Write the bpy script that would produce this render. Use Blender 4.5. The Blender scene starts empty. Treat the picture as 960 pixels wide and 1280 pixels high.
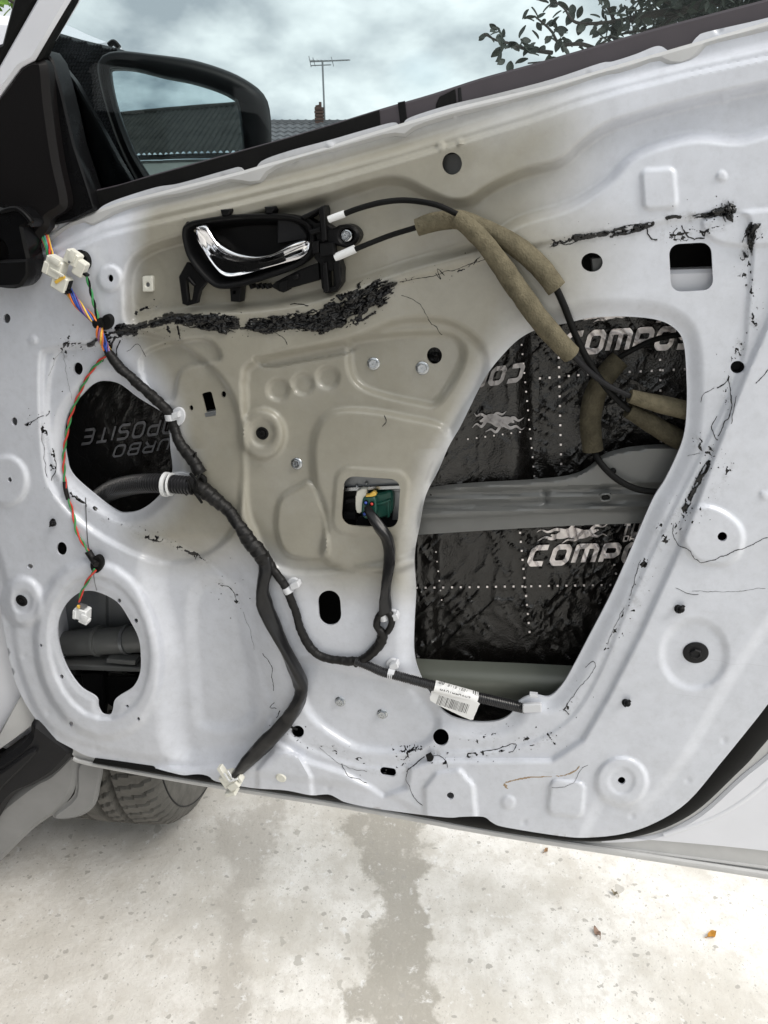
import bpy, math, random
import numpy as np
from mathutils import Vector, Matrix
from mathutils.geometry import delaunay_2d_cdt, tessellate_polygon
random.seed(7); RNG = np.random.default_rng(7)
S = bpy.context.scene; COL = S.collection
# ------------------------------------------------------------------ camera
CAMZ, PITCH, FPX = 1.16, math.radians(23.5), 950.0
cam = bpy.data.cameras.new('camera'); camo = bpy.data.objects.new('camera', cam); COL.objects.link(camo)
camo.location = (0, 0, CAMZ); camo.rotation_euler = (math.pi/2 - PITCH, 0, 0)
cam.sensor_fit = 'VERTICAL'; cam.sensor_height = 36.0; cam.lens = FPX/1280*36.0
cam.clip_start = 0.02; cam.clip_end = 3000
S.camera = camo
# ------------------------------------------------------------------ world and sun
SUN_EL, SUN_AZ = math.radians(50), math.radians(118)      # azimuth measured from +Y towards +X
w = bpy.data.worlds.new('World'); S.world = w; w.use_nodes = True
nt = w.node_tree; nt.nodes.clear()
def N(t, kind, **kw):
    n = t.nodes.new(kind)
    for k, v in kw.items():
        if k.startswith('_'): setattr(n, k[1:], v)
        else: n.inputs[k].default_value = v
    return n
sky = N(nt, 'ShaderNodeTexSky', _sky_type='NISHITA', _sun_disc=False)
sky.sun_elevation = SUN_EL; sky.sun_rotation = SUN_AZ
tc = N(nt, 'ShaderNodeTexCoord')
mp = N(nt, 'ShaderNodeMapping'); mp.inputs['Scale'].default_value = (1, 1, 1.9)
n1 = N(nt, 'ShaderNodeTexNoise', Scale=4.6, Detail=6.0, Roughness=0.52, Distortion=0.1)
nt.links.new(tc.outputs['Generated'], mp.inputs[0]); nt.links.new(mp.outputs[0], n1.inputs['Vector'])
cr = N(nt, 'ShaderNodeValToRGB'); cr.color_ramp.elements[0].position = .40; cr.color_ramp.elements[1].position = .60
cr.color_ramp.elements[0].color = (3.5, 3.8, 4.05, 1); cr.color_ramp.elements[1].color = (8.6, 8.75, 8.65, 1)
nt.links.new(n1.outputs['Fac'], cr.inputs[0])
n2 = N(nt, 'ShaderNodeTexNoise', Scale=2.1, Detail=3.0); nt.links.new(mp.outputs[0], n2.inputs['Vector'])
cr2 = N(nt, 'ShaderNodeValToRGB'); cr2.color_ramp.elements[0].position = .22; cr2.color_ramp.elements[1].position = .36
nt.links.new(n2.outputs['Fac'], cr2.inputs[0])
mx = N(nt, 'ShaderNodeMix', _data_type='RGBA')
bg = N(nt, 'ShaderNodeBackground', Strength=0.1); wo = N(nt, 'ShaderNodeOutputWorld')
nt.links.new(cr2.outputs[0], mx.inputs[0]); nt.links.new(sky.outputs[0], mx.inputs[6]); nt.links.new(cr.outputs[0], mx.inputs[7])
nt.links.new(mx.outputs[2], bg.inputs[0]); nt.links.new(bg.outputs[0], wo.inputs[0])
sl = bpy.data.lights.new('sun', 'SUN'); sl.energy = 1.6; sl.angle = math.radians(32); sl.color = (1, .95, .88)
so = bpy.data.objects.new('sun', sl); COL.objects.link(so)
sd = Vector((math.cos(SUN_EL)*math.sin(SUN_AZ), math.cos(SUN_EL)*math.cos(SUN_AZ), math.sin(SUN_EL)))
so.rotation_euler = sd.to_track_quat('Z', 'Y').to_euler(); so.location = (0, 0, 8)
S.view_settings.view_transform = 'Standard'; S.view_settings.look = 'None'
S.view_settings.exposure = 0.80; S.view_settings.gamma = 1
S.cycles.use_denoising = True
S.cycles.max_bounces = 8; S.cycles.transparent_max_bounces = 12
# ------------------------------------------------------------------ geometry of the door plane
YAW = math.radians(12.6); CY, SY = math.cos(YAW), math.sin(YAW)
D0 = 0.78                                     # distance of the door's inner sheet from the camera
R0 = np.array([-0.52, (D0 + SY*0.52)/CY, 0.0])
R0[1] = (D0 - (-0.52)*SY)/CY
XA = np.array([CY, -SY, 0]); YA = np.array([SY, CY, 0])
FWD = np.array([0, math.cos(PITCH), -math.sin(PITCH)]); UPV = np.array([0, math.sin(PITCH), math.cos(PITCH)])
CAM = np.array([0, 0, CAMZ])
def ray(px, py):
    px = np.asarray(px, float); py = np.asarray(py, float)
    a = (px-480)/FPX; b = (640-py)/FPX
    d = np.stack([a, FWD[1]+b*UPV[1], FWD[2]+b*UPV[2]], -1)
    return d
def P(px, py, h=0.0):
    """door-local point seen at (px,py) lying h metres in front of the door's plane"""
    d = ray(px, py); h = np.asarray(h, float)
    t = (D0 - h)/(d @ YA)
    wpt = CAM + d*t[..., None]
    return np.stack([(wpt-R0) @ XA, -h+0*t, wpt[..., 2]], -1)
def W(px, py, Y):
    """world point seen at (px,py) at world depth y=Y"""
    d = ray(px, py); t = Y/d[..., 1]
    return CAM + d*np.asarray(t)[..., None]
def G(px, py, z=0.0):
    d = ray(px, py); t = (z-CAMZ)/d[..., 2]
    return CAM + d*np.asarray(t)[..., None]
def loc2w(p):
    p = np.asarray(p); return R0 + p[..., 0:1]*XA + p[..., 1:2]*YA + p[..., 2:3]*np.array([0, 0, 1.])
# ------------------------------------------------------------------ numeric helpers
def hsh(i, j, s):
    v = np.sin(i*127.1 + j*311.7 + s*74.7)*43758.5453
    return v-np.floor(v)
def vn(x, y, s=0):
    xi = np.floor(x); yi = np.floor(y); fx = x-xi; fy = y-yi
    fx = fx*fx*(3-2*fx); fy = fy*fy*(3-2*fy)
    return (hsh(xi, yi, s)*(1-fx)+hsh(xi+1, yi, s)*fx)*(1-fy)+(hsh(xi, yi+1, s)*(1-fx)+hsh(xi+1, yi+1, s)*fx)*fy
def fbm(x, y, s=0, o=4):
    r = 0; a = .5; t = 0
    for k in range(o):
        r = r+a*vn(x*2**k, y*2**k, s+k*13); t += a; a *= .5
    return r/t
def ss(x):
    x = np.clip(x, 0, 1); return x*x*(3-2*x)
def spl(pts, n=8, closed=False):
    p = np.asarray(pts, float); m = len(p); out = []
    rng_ = range(m if closed else m-1)
    for i in rng_:
        if closed: a, b, c, d = p[(i-1) % m], p[i], p[(i+1) % m], p[(i+2) % m]
        else: a, b, c, d = p[max(i-1, 0)], p[i], p[i+1], p[min(i+2, m-1)]
        for k in range(n):
            t = k/n
            out.append(.5*((2*b)+(-a+c)*t+(2*a-5*b+4*c-d)*t*t+(-a+3*b-3*c+d)*t**3))
    if not closed: out.append(p[-1])
    return np.array(out)
def resamp(p, step, closed=False):
    q = np.vstack([p, p[:1]]) if closed else p
    L = np.r_[0, np.cumsum(np.linalg.norm(np.diff(q, axis=0), axis=1))]
    n = max(3, int(round(L[-1]/step)))
    s = np.linspace(0, L[-1], n+1)
    if closed: s = s[:-1]
    return np.stack([np.interp(s, L, q[:, k]) for k in range(q.shape[1])], -1)
def sdf(px, py, poly, closed=True, far=60.0):
    """signed distance in px, + inside"""
    poly = np.asarray(poly); far = float(far); out = np.full(px.shape, -far)
    x0, y0 = poly.min(0)-far; x1, y1 = poly.max(0)+far
    m = (px > x0) & (px < x1) & (py > y0) & (py < y1)
    if not m.any(): return out
    X = px[m]; Y = py[m]; d2 = np.full(X.shape, 1e12); ins = np.zeros(X.shape, bool)
    M = len(poly)
    for i in range(M if closed else M-1):
        ax, ay = poly[i]; bx, by = poly[(i+1) % M]
        ex, ey = bx-ax, by-ay
        t = np.clip(((X-ax)*ex+(Y-ay)*ey)/(ex*ex+ey*ey+1e-12), 0, 1)
        d2 = np.minimum(d2, (X-ax-t*ex)**2+(Y-ay-t*ey)**2)
        if closed and ay != by:
            c = (ay > Y) != (by > Y)
            ins ^= c & (X < (bx-ax)*(Y-ay)/(by-ay)+ax)
    d = np.sqrt(d2)
    out[m] = np.where(ins, d, -d) if closed else d
    if not closed: out[~m] = far
    return out
def ell(cx, cy, rx, ry=None, rot=0, n=24):
    ry = ry or rx; a = np.arange(n)*2*math.pi/n; c, s = math.cos(math.radians(rot)), math.sin(math.radians(rot))
    X = rx*np.cos(a); Y = ry*np.sin(a)
    return np.stack([cx+X*c-Y*s, cy+X*s+Y*c], -1)
def rrect(cx, cy, w_, h_, r, rot=0, n=5):
    o = []
    for sx, sy, a0 in ((1, 1, 0), (-1, 1, 90), (-1, -1, 180), (1, -1, 270)):
        for k in range(n+1):
            a = math.radians(a0+90*k/n)
            o.append((sx*(w_/2-r)+r*math.cos(a), sy*(h_/2-r)+r*math.sin(a)))
    o = np.array(o); c, s = math.cos(math.radians(rot)), math.sin(math.radians(rot))
    return np.stack([cx+o[:, 0]*c-o[:, 1]*s, cy+o[:, 0]*s+o[:, 1]*c], -1)
# ------------------------------------------------------------------ materials
def lk(m, a, b): m.node_tree.links.new(a, b)
def mat(name, col, rough=.5, metal=0., bump=0., bscale=200., var=0., vscale=30., coat=0., spec=.5, sub=None, rvar=0.):
    m = bpy.data.materials.new(name); m.use_nodes = True; t = m.node_tree
    b = t.nodes['Principled BSDF']
    b.inputs['Base Color'].default_value = (*col, 1); b.inputs['Roughness'].default_value = rough
    b.inputs['Metallic'].default_value = metal; b.inputs['Coat Weight'].default_value = coat
    b.inputs['Coat Roughness'].default_value = .08; b.inputs['Specular IOR Level'].default_value = spec
    c = N(t, 'ShaderNodeTexCoord')
    if var or rvar:
        n = N(t, 'ShaderNodeTexNoise', Scale=vscale, Detail=5.0, Roughness=.6); lk(m, c.outputs['Object'], n.inputs['Vector'])
    if var:
        r = N(t, 'ShaderNodeMapRange'); r.inputs[1].default_value = .3; r.inputs[2].default_value = .7
        r.inputs[3].default_value = 1-var; r.inputs[4].default_value = 1+var*.6
        lk(m, n.outputs['Fac'], r.inputs[0])
        v = N(t, 'ShaderNodeVectorMath', _operation='SCALE'); v.inputs[0].default_value = col
        lk(m, r.outputs[0], v.inputs['Scale']); lk(m, v.outputs[0], b.inputs['Base Color'])
    if rvar:
        r = N(t, 'ShaderNodeMapRange'); r.inputs[1].default_value = .3; r.inputs[2].default_value = .7
        r.inputs[3].default_value = rough-rvar; r.inputs[4].default_value = rough+rvar
        lk(m, n.outputs['Fac'], r.inputs[0]); lk(m, r.outputs[0], b.inputs['Roughness'])
    if bump:
        n = N(t, 'ShaderNodeTexNoise', Scale=bscale, Detail=4.0); lk(m, c.outputs['Object'], n.inputs['Vector'])
        u = N(t, 'ShaderNodeBump', Strength=1.0, Distance=bump); lk(m, n.outputs['Fac'], u.inputs['Height'])
        lk(m, u.outputs[0], b.inputs['Normal'])
    return m
WHITEP = (.615, .636, .695); TAUPE = (.305, .288, .238)
M = {}
def paint_panel():
    m = mat('door_paint', WHITEP, .36, coat=.55, bump=.00006, bscale=900)
    t = m.node_tree; b = t.nodes['Principled BSDF']
    a = N(t, 'ShaderNodeAttribute', _attribute_name='cover')
    x = N(t, 'ShaderNodeMix', _data_type='RGBA'); x.inputs[6].default_value = (*TAUPE, 1); x.inputs[7].default_value = (*WHITEP, 1)
    tcn = N(t, 'ShaderNodeTexCoord'); n = N(t, 'ShaderNodeTexNoise', Scale=14., Detail=6., Roughness=.65)
    lk(m, tcn.outputs['Object'], n.inputs['Vector'])
    ad = N(t, 'ShaderNodeMath', _operation='MULTIPLY_ADD'); ad.inputs[1].default_value = .36; ad.inputs[2].default_value = -.18
    lk(m, n.outputs['Fac'], ad.inputs[0])
    su = N(t, 'ShaderNodeMath', _operation='ADD', _use_clamp=True); lk(m, ad.outputs[0], su.inputs[0]); lk(m, a.outputs['Fac'], su.inputs[1])
    lk(m, su.outputs[0], x.inputs[0])
    # faint grime
    n3 = N(t, 'ShaderNodeTexNoise', Scale=40., Detail=8., Roughness=.7); lk(m, tcn.outputs['Object'], n3.inputs['Vector'])
    r3 = N(t, 'ShaderNodeMapRange'); r3.inputs[1].default_value = .35; r3.inputs[2].default_value = .75; r3.inputs[3].default_value = 1.03; r3.inputs[4].default_value = .90
    lk(m, n3.outputs['Fac'], r3.inputs[0])
    v = N(t, 'ShaderNodeVectorMath', _operation='SCALE'); lk(m, x.outputs[2], v.inputs[0]); lk(m, r3.outputs[0], v.inputs['Scale'])
    ga = N(t, 'ShaderNodeAttribute', _attribute_name='grime'); n5 = N(t, 'ShaderNodeTexNoise', Scale=95., Detail=8., Roughness=.75); lk(m, tcn.outputs['Object'], n5.inputs['Vector'])
    r5 = N(t, 'ShaderNodeMapRange', _interpolation_type='SMOOTHSTEP'); r5.inputs[1].default_value = .47; r5.inputs[2].default_value = .66; r5.inputs[4].default_value = .6; lk(m, n5.outputs['Fac'], r5.inputs[0])
    mg = N(t, 'ShaderNodeMath', _operation='MULTIPLY'); lk(m, ga.outputs['Fac'], mg.inputs[0]); lk(m, r5.outputs[0], mg.inputs[1])
    # hairline scuffs: two directions of long thin streaks
    sc_prev = mg.outputs[0]
    for rot, sd in ((.5, 0), (-.35, 3), (1.3, 6)):
        mp5 = N(t, 'ShaderNodeMapping'); mp5.inputs['Rotation'].default_value = (0, rot, 0); mp5.inputs['Scale'].default_value = (5, 5, 260); mp5.inputs['Location'].default_value = (sd, 0, sd); lk(m, tcn.outputs['Object'], mp5.inputs[0])
        n6 = N(t, 'ShaderNodeTexNoise', Scale=1., Detail=2.); lk(m, mp5.outputs[0], n6.inputs['Vector'])
        r6 = N(t, 'ShaderNodeMapRange'); r6.inputs[1].default_value = .735; r6.inputs[2].default_value = .78; r6.inputs[4].default_value = .12; lk(m, n6.outputs['Fac'], r6.inputs[0])
        mx6 = N(t, 'ShaderNodeMath', _operation='MAXIMUM'); lk(m, sc_prev, mx6.inputs[0]); lk(m, r6.outputs[0], mx6.inputs[1]); sc_prev = mx6.outputs[0]
    xg = N(t, 'ShaderNodeMix', _data_type='RGBA'); lk(m, sc_prev, xg.inputs[0]); lk(m, v.outputs[0], xg.inputs[6]); xg.inputs[7].default_value = (.16, .155, .15, 1)
    lk(m, xg.outputs[2], b.inputs['Base Color'])
    r4 = N(t, 'ShaderNodeMapRange'); r4.inputs[3].default_value = .26; r4.inputs[4].default_value = .44; lk(m, n3.outputs['Fac'], r4.inputs[0]); lk(m, r4.outputs[0], b.inputs['Roughness'])
    return m
M['panel'] = paint_panel()
M['white'] = mat('white_car_paint', (.72, .73, .78), .3, coat=.5, var=.04, vscale=12)
M['hem'] = mat('grey_white_paint', (.50, .50, .50), .4, coat=.2, var=.08, vscale=30)
M['taupe'] = mat('thin_primer_paint', (.135, .138, .135), .32, coat=.1, var=.08, vscale=20)
M['rocker'] = mat('grey_rocker_paint', (.21, .21, .21), .45, var=.12, vscale=15)
M['rail'] = mat('green_grey_paint', (.125, .135, .115), .4, var=.08, vscale=20)
M['black'] = mat('black_plastic', (.005, .005, .0055), .42, spec=.16, bump=.0001, bscale=1200, var=.2, vscale=60)
M['blackg'] = mat('black_gloss_plastic', (.004, .004, .0045), .25, spec=.2, rvar=.06)
M['grain'] = mat('grained_black_plastic', (.012, .012, .0135), .5, spec=.2, bump=.0002, bscale=700)
M['mauve'] = mat('mauve_reflection_rubber', (.055, .046, .054), .45, var=.1)  # mauve puts the window glass's reflection into the rubber's colour
M['rubber'] = mat('black_rubber', (.006, .006, .006), .6, spec=.15, bump=.0002, bscale=300, var=.2)
M['tape'] = mat('cloth_tape', (.008, .0075, .0075), .48, spec=.3, bump=.0005, bscale=260, var=.3, vscale=120)
M['sleeve'] = mat('vinyl_sleeve', (.010, .010, .0112), .32, spec=.35, bump=.0004, bscale=60, var=.15, vscale=40)
M['conduit'] = mat('ribbed_conduit_plastic', (.020, .020, .022), .30, spec=.5)
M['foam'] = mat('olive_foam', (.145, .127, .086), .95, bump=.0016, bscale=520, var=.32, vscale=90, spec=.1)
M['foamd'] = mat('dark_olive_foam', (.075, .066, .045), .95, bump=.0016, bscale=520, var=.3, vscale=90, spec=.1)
M['cream'] = mat('cream_plastic', (.68, .67, .60), .4, var=.05, vscale=200)
M['whitepl'] = mat('white_plastic', (.74, .75, .76), .35)
M['clear'] = mat('translucent_clip_plastic', (.62, .63, .66), .22)
M['zinc'] = mat('zinc_plated_steel', (.46, .48, .50), .24, metal=1, bump=.0001, bscale=500, rvar=.1)
M['chrome'] = mat('chrome', (.86, .86, .88), .10, metal=1)
M['mirror'] = mat('mirror_glass', (.80, .84, .86), .012, metal=1)
M['butyl'] = mat('butyl_sealant', (.004, .004, .0045), .22, spec=.42, bump=.0004, bscale=260, rvar=.15, vscale=200)
M['smudge'] = mat('thin_sealant_smudge', (.05, .05, .055), .5)
M['rust'] = mat('brown_sealer_stain', (.33, .24, .15), .7)
M['orange'] = mat('orange_wire', (.75, .20, .04), .4); M['blue'] = mat('blue_wire', (.04, .09, .42), .4)
M['yellow'] = mat('yellow_wire', (.75, .48, .08), .4); M['purple'] = mat('purple_wire', (.24, .10, .25), .4)
M['green'] = mat('green_wire', (.04, .26, .08), .4); M['pink'] = mat('pink_wire', (.7, .33, .42), .4)
M['red'] = mat('red_wire', (.58, .05, .035), .4); M['teal'] = mat('teal_wire', (.05, .28, .25), .4)
M['greenpl'] = mat('dark_green_plastic', (.012, .075, .055), .35)
M['steel'] = mat('dull_steel', (.25, .26, .27), .4, metal=.7, rvar=.1)
M['paper'] = mat('white_label_paper', (.8, .8, .8), .45); M['ink'] = mat('black_ink', (.03, .03, .03), .5)
def foil():
    m = mat('black_damping_foil', (.0065, .0058, .0052), .21, spec=.6)
    t = m.node_tree; b = t.nodes['Principled BSDF']; c = N(t, 'ShaderNodeTexCoord')
    v = N(t, 'ShaderNodeTexVoronoi', Scale=420.); lk(m, c.outputs['Object'], v.inputs['Vector'])
    n = N(t, 'ShaderNodeTexNoise', Scale=45., Detail=8., Roughness=.62, Distortion=1.2); lk(m, c.outputs['Object'], n.inputs['Vector'])
    u = N(t, 'ShaderNodeBump', Strength=.5, Distance=.0006); lk(m, v.outputs[0], u.inputs['Height'])
    u2 = N(t, 'ShaderNodeBump', Strength=1., Distance=.0016); lk(m, n.outputs['Fac'], u2.inputs['Height'])
    lk(m, u.outputs[0], u2.inputs['Normal']); lk(m, u2.outputs[0], b.inputs['Normal'])
    return m
M['foil'] = foil()
M['print'] = mat('silver_print', (.88, .83, .82), .45, metal=.6, var=.35, vscale=60)
M['printd'] = mat('shaded_silver_print', (.40, .38, .38), .5, var=.4, vscale=60)  # silver print with the upper left sheet's shade put into its colour
def glassm():
    m = bpy.data.materials.new('tinted_window_glass'); m.use_nodes = True; t = m.node_tree; t.nodes.clear()
    o = N(t, 'ShaderNodeOutputMaterial'); tr = N(t, 'ShaderNodeBsdfTransparent'); tr.inputs[0].default_value = (.78, .83, .84, 1)
    g = N(t, 'ShaderNodeBsdfGlossy', Roughness=.01); f = N(t, 'ShaderNodeFresnel', IOR=1.22)
    x = N(t, 'ShaderNodeMixShader'); lk(m, f.outputs[0], x.inputs[0]); lk(m, tr.outputs[0], x.inputs[1]); lk(m, g.outputs[0], x.inputs[2])
    lk(m, x.outputs[0], o.inputs[0]); return m
M['glass'] = glassm()
M['leaf'] = mat('apple_leaf', (.022, .030, .018), .55, var=.3, vscale=8)
M['leafg'] = mat('bright_green_leaf', (.12, .24, .03), .5, var=.3, vscale=8)
M['bark'] = mat('bark', (.05, .042, .035), .9, bump=.003, bscale=60)
M['tile'] = mat('dark_roof_tile', (.12, .12, .13), .5, var=.2, vscale=2)
M['brick'] = mat('brick', (.09, .055, .045), .9, var=.3, vscale=9)
M['plaster'] = mat('pale_plaster', (.55, .53, .48), .9, var=.08, vscale=2)
M['asb'] = mat('weathered_cement_sheet', (.055, .048, .04), .9, var=.45, vscale=2.5, bump=.004, bscale=30)
M['carbon'] = mat('carbon_weave_plastic', (.03, .032, .034), .3)
# ------------------------------------------------------------------ object helpers
def mk(name, v, f, m, parent=None, smooth=40, label=None, cat=None, group=None, kind=None):
    me = bpy.data.meshes.new(name)
    me.from_pydata([tuple(map(float, q)) for q in v], [], [tuple(map(int, q)) for q in f])
    me.materials.append(m); me.update()
    if smooth:
        me.polygons.foreach_set('use_smooth', [True]*len(me.polygons))
        if smooth < 180: me.set_sharp_from_angle(angle=math.radians(smooth))
    o = bpy.data.objects.new(name, me); COL.objects.link(o)
    if parent is not None: o.parent = parent
    if label: o['label'] = label
    if cat: o['category'] = cat
    if group: o['group'] = group
    if kind: o['kind'] = kind
    return o
def empty(name, label, cat, loc=(0, 0, 0), rz=0, group=None):
    o = bpy.data.objects.new(name, None); COL.objects.link(o); o.empty_display_size = .05
    o.location = tuple(map(float, loc)); o.rotation_euler = (0, 0, rz)
    o['label'] = label; o['category'] = cat
    if group: o['group'] = group
    return o
class MB:
    def __init__(s): s.v = []; s.f = []
    def add(s, v, f):
        n = len(s.v); s.v.extend([tuple(map(float, q)) for q in v]); s.f.extend([tuple(int(k)+n for k in q) for q in f]); return s
    def mk(s, name, m, parent=None, **k): return mk(name, s.v, s.f, m, parent, **k)
def tube_vf(pts, rad, n=10, rough=0., seed=0, flat=1., cap=True):
    p = np.asarray(pts, float); m = len(p); r = np.broadcast_to(np.asarray(rad, float), (m,))
    T = np.gradient(p, axis=0); T /= np.linalg.norm(T, axis=1)[:, None]+1e-12
    u = np.cross(T[0], [0, 1, 0.01]); u /= np.linalg.norm(u); V = []
    L = np.r_[0, np.cumsum(np.linalg.norm(np.diff(p, axis=0), axis=1))]
    for i in range(m):
        u = u-T[i]*(u @ T[i]); u /= np.linalg.norm(u); b = np.cross(T[i], u)
        a = np.arange(n)*2*math.pi/n
        rr = r[i]*np.ones(n)
        if rough: rr = rr*(1+rough*(fbm(L[i]/(.012)+a*0, np.cos(a)*1.5+3+np.sin(a)*2, seed)-.5)*2)
        V.append(p[i]+np.cos(a)[:, None]*u*rr[:, None]+np.sin(a)[:, None]*b*(rr*flat)[:, None])
    V = np.concatenate(V); F = []
    for i in range(m-1):
        for k in range(n):
            F.append((i*n+k, i*n+(k+1) % n, (i+1)*n+(k+1) % n, (i+1)*n+k))
    if cap: F.append(tuple(range(n-1, -1, -1))); F.append(tuple((m-1)*n+k for k in range(n)))
    return V, F
def off2(poly, d):
    """offset closed 2D polygon inwards by d (any orientation)"""
    p = np.asarray(poly); a = np.roll(p, 1, 0); b = np.roll(p, -1, 0)
    e = b-a; nrm = np.stack([-e[:, 1], e[:, 0]], -1); nrm /= np.linalg.norm(nrm, axis=1)[:, None]+1e-12
    area = .5*np.sum(p[:, 0]*b[:, 1]-b[:, 0]*p[:, 1])
    return p+nrm*d*(1 if area > 0 else -1)
def caps(loops, idx0, flip):
    tris = tessellate_polygon([[Vector((q[0], q[1], 0)) for q in l] for l in loops])
    out = []
    pts = np.concatenate(loops)
    for t in tris:
        a, b, c = pts[t[0]], pts[t[1]], pts[t[2]]
        s = (b[0]-a[0])*(c[1]-a[1])-(b[1]-a[1])*(c[0]-a[0])
        t = t if s > 0 else (t[0], t[2], t[1])
        out.append(tuple(idx0[k] for k in (t if not flip else t[::-1])))
    return out
def slab_vf(outer_px, h1, h0, bev=.0008, holes=(), hfun=None):
    """plate whose front face is seen at outer_px, h1 in front, straight walls back to h0 (local door frame)"""
    loops = [np.asarray(outer_px, float)]+[np.asarray(q, float) for q in holes]
    MBx = MB(); fidx = []; fl = []; bidx = []
    for li, l in enumerate(loops):
        q = P(l[:, 0], l[:, 1], h1); xz = q[:, [0, 2]]
        ins = off2(xz, bev if li == 0 else -bev)
        n = len(l); b0 = len(MBx.v)
        MBx.add(np.c_[xz[:, 0], np.full(n, -h0), xz[:, 1]], [])
        MBx.add(np.c_[xz[:, 0], np.full(n, -h1+bev), xz[:, 1]], [])
        MBx.add(np.c_[ins[:, 0], np.full(n, -h1), ins[:, 1]], [])
        b_ = np.roll(xz, -1, 0); area = .5*np.sum(xz[:, 0]*b_[:, 1]-b_[:, 0]*xz[:, 1])
        ccw = (area > 0) == (li == 0)
        for ring in (0, 1):
            for k in range(n):
                k2 = (k+1) % n; a = b0+ring*n
                fc = (a+k, a+k2, a+n+k2, a+n+k)
                MBx.f.append(fc if ccw else fc[::-1])
        fidx += [b0+2*n+k for k in range(n)]; bidx += [b0+k for k in range(n)]; fl.append(ins)
    MBx.f += caps(fl, fidx, False)
    MBx.f += caps(fl, bidx, True)
    return MBx.v, MBx.f
def slab(name, outer_px, h1, h0, m, parent, bev=.0008, holes=(), **k):
    v, f = slab_vf(outer_px, h1, h0, bev, holes); return mk(name, v, f, m, parent, **k)
def lathe_vf(c, prof, n=24, axis=(0, -1, 0)):
    """profile [(r, d)] turned about axis through local point c; d along axis"""
    ax = Vector(axis).normalized(); u = ax.orthogonal().normalized(); b = ax.cross(u)
    V = []; F = []; c = Vector(tuple(map(float, c)))
    for r, d in prof:
        for k in range(n):
            a = 2*math.pi*k/n
            V.append(tuple(c+ax*d+(u*math.cos(a)+b*math.sin(a))*max(r, 1e-5)))
    m = len(prof)
    for i in range(m-1):
        for k in range(n): F.append((i*n+k, i*n+(k+1) % n, (i+1)*n+(k+1) % n, (i+1)*n+k))
    F.append(tuple((m-1)*n+k for k in range(n)))
    return V, F
def box_vf(c, ux, uy, uz):
    """box from centre and three half-axis vectors, lightly chamfered by two rings"""
    c, ux, uy, uz = [np.asarray(q, float) for q in (c, ux, uy, uz)]
    V = []; s = .86
    for z, k in ((-1, s), (-s, 1), (s, 1), (1, s)):
        for a, b in ((-1, -s), (-s, -1), (s, -1), (1, -s), (1, s), (s, 1), (-s, 1), (-1, s)):
            V.append(c+ux*a*k+uy*b*k+uz*z)
    F = []
    for i in range(3):
        for k in range(8): F.append((i*8+k, i*8+(k+1) % 8, i*8+8+(k+1) % 8, i*8+8+k))
    F.append(tuple(range(7, -1, -1))); F.append(tuple(24+k for k in range(8)))
    return V, F
# ------------------------------------------------------------------ the door's inner sheet: outline, openings, relief
OUT = [(40, 300), (58, 284), (70, 275), (89, 264), (103, 261), (112, 266), (118, 268.5), (123, 262), (131, 256), (150, 248), (195, 234), (225, 229), (285, 212),
 (300, 209), (307, 216), (318, 217), (326, 202), (360, 189), (412, 175), (457, 162), (491, 153), (499, 157), (504, 156), (512, 147),
 (562, 131), (615, 118.5), (690, 99), (750, 79), (765, 77), (795, 67.5), (817, 58.5), (827, 58), (836, 64), (844, 67), (857, 64), (864, 55), (872, 45.5), (885, 39.5),
 (960, 22), (1020, 3), (1080, -14), (1102, 20), (1106, 200), (1098, 450), (1062, 680), (1015, 805), (960, 880), (935, 912), (900, 955), (860, 1002), (820, 1028),
 (780, 1042), (735, 1047), (700, 1045), (631, 1034), (615, 1028), (604, 1021), (577, 1021), (561, 1022), (523, 1018), (465, 1010), (432, 1003), (422, 998), (410, 993), (388, 994),
 (357, 988), (315, 985), (271, 977), (262, 971), (252, 968), (242, 968), (229, 969), (211, 965), (176, 956), (140, 952), (109, 945), (91, 936), (62, 919), (41, 894), (23, 862), (12, 825),
 (0, 756), (-10, 700), (-28, 560), (-44, 420), (-44, 340), (-10, 312)]
BIG = [(532, 620), (524, 660), (518, 695), (520, 739), (518, 778), (518, 818), (526, 846), (541, 873), (559, 893), (587, 902), (619, 902), (638, 893), (648, 877), (666, 869), (686, 871),
 (702, 857), (716, 834), (737, 794), (761, 748), (783, 700), (801, 658), (817, 622), (832, 598), (849, 562), (856, 538), (858.5, 510), (858.5, 479), (855, 431), (844, 411), (820, 399.5), (777, 395.5),
 (737, 397.5), (708, 404), (674, 411), (650, 423), (629, 443), (607, 471), (587, 510), (575, 534), (561, 558), (548, 588)]
PENT = [(131, 476), (150, 480), (173, 497), (200, 513.5), (210, 523), (213, 560), (215, 592), (200, 618), (178, 636), (157, 641), (143, 637), (120, 620), (91, 594), (83, 572), (80, 540), (87, 513), (103, 493), (117, 480)]
SPK = [(108, 738.5), (125, 741), (147, 753), (162, 775), (173, 797), (176, 819), (175, 841), (166, 859), (145, 873), (141, 887), (137.5, 893.5), (128, 893), (122.5, 884), (120, 872), (100, 859), (83, 834), (73.5, 806), (72, 781), (80, 759), (94, 744)]
H_FN = None
HOLES_L = [spl(BIG, 6, True), spl(PENT, 6, True), spl(SPK, 6, True), rrect(463.5, 628, 71, 62, 13, 4)]
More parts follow.
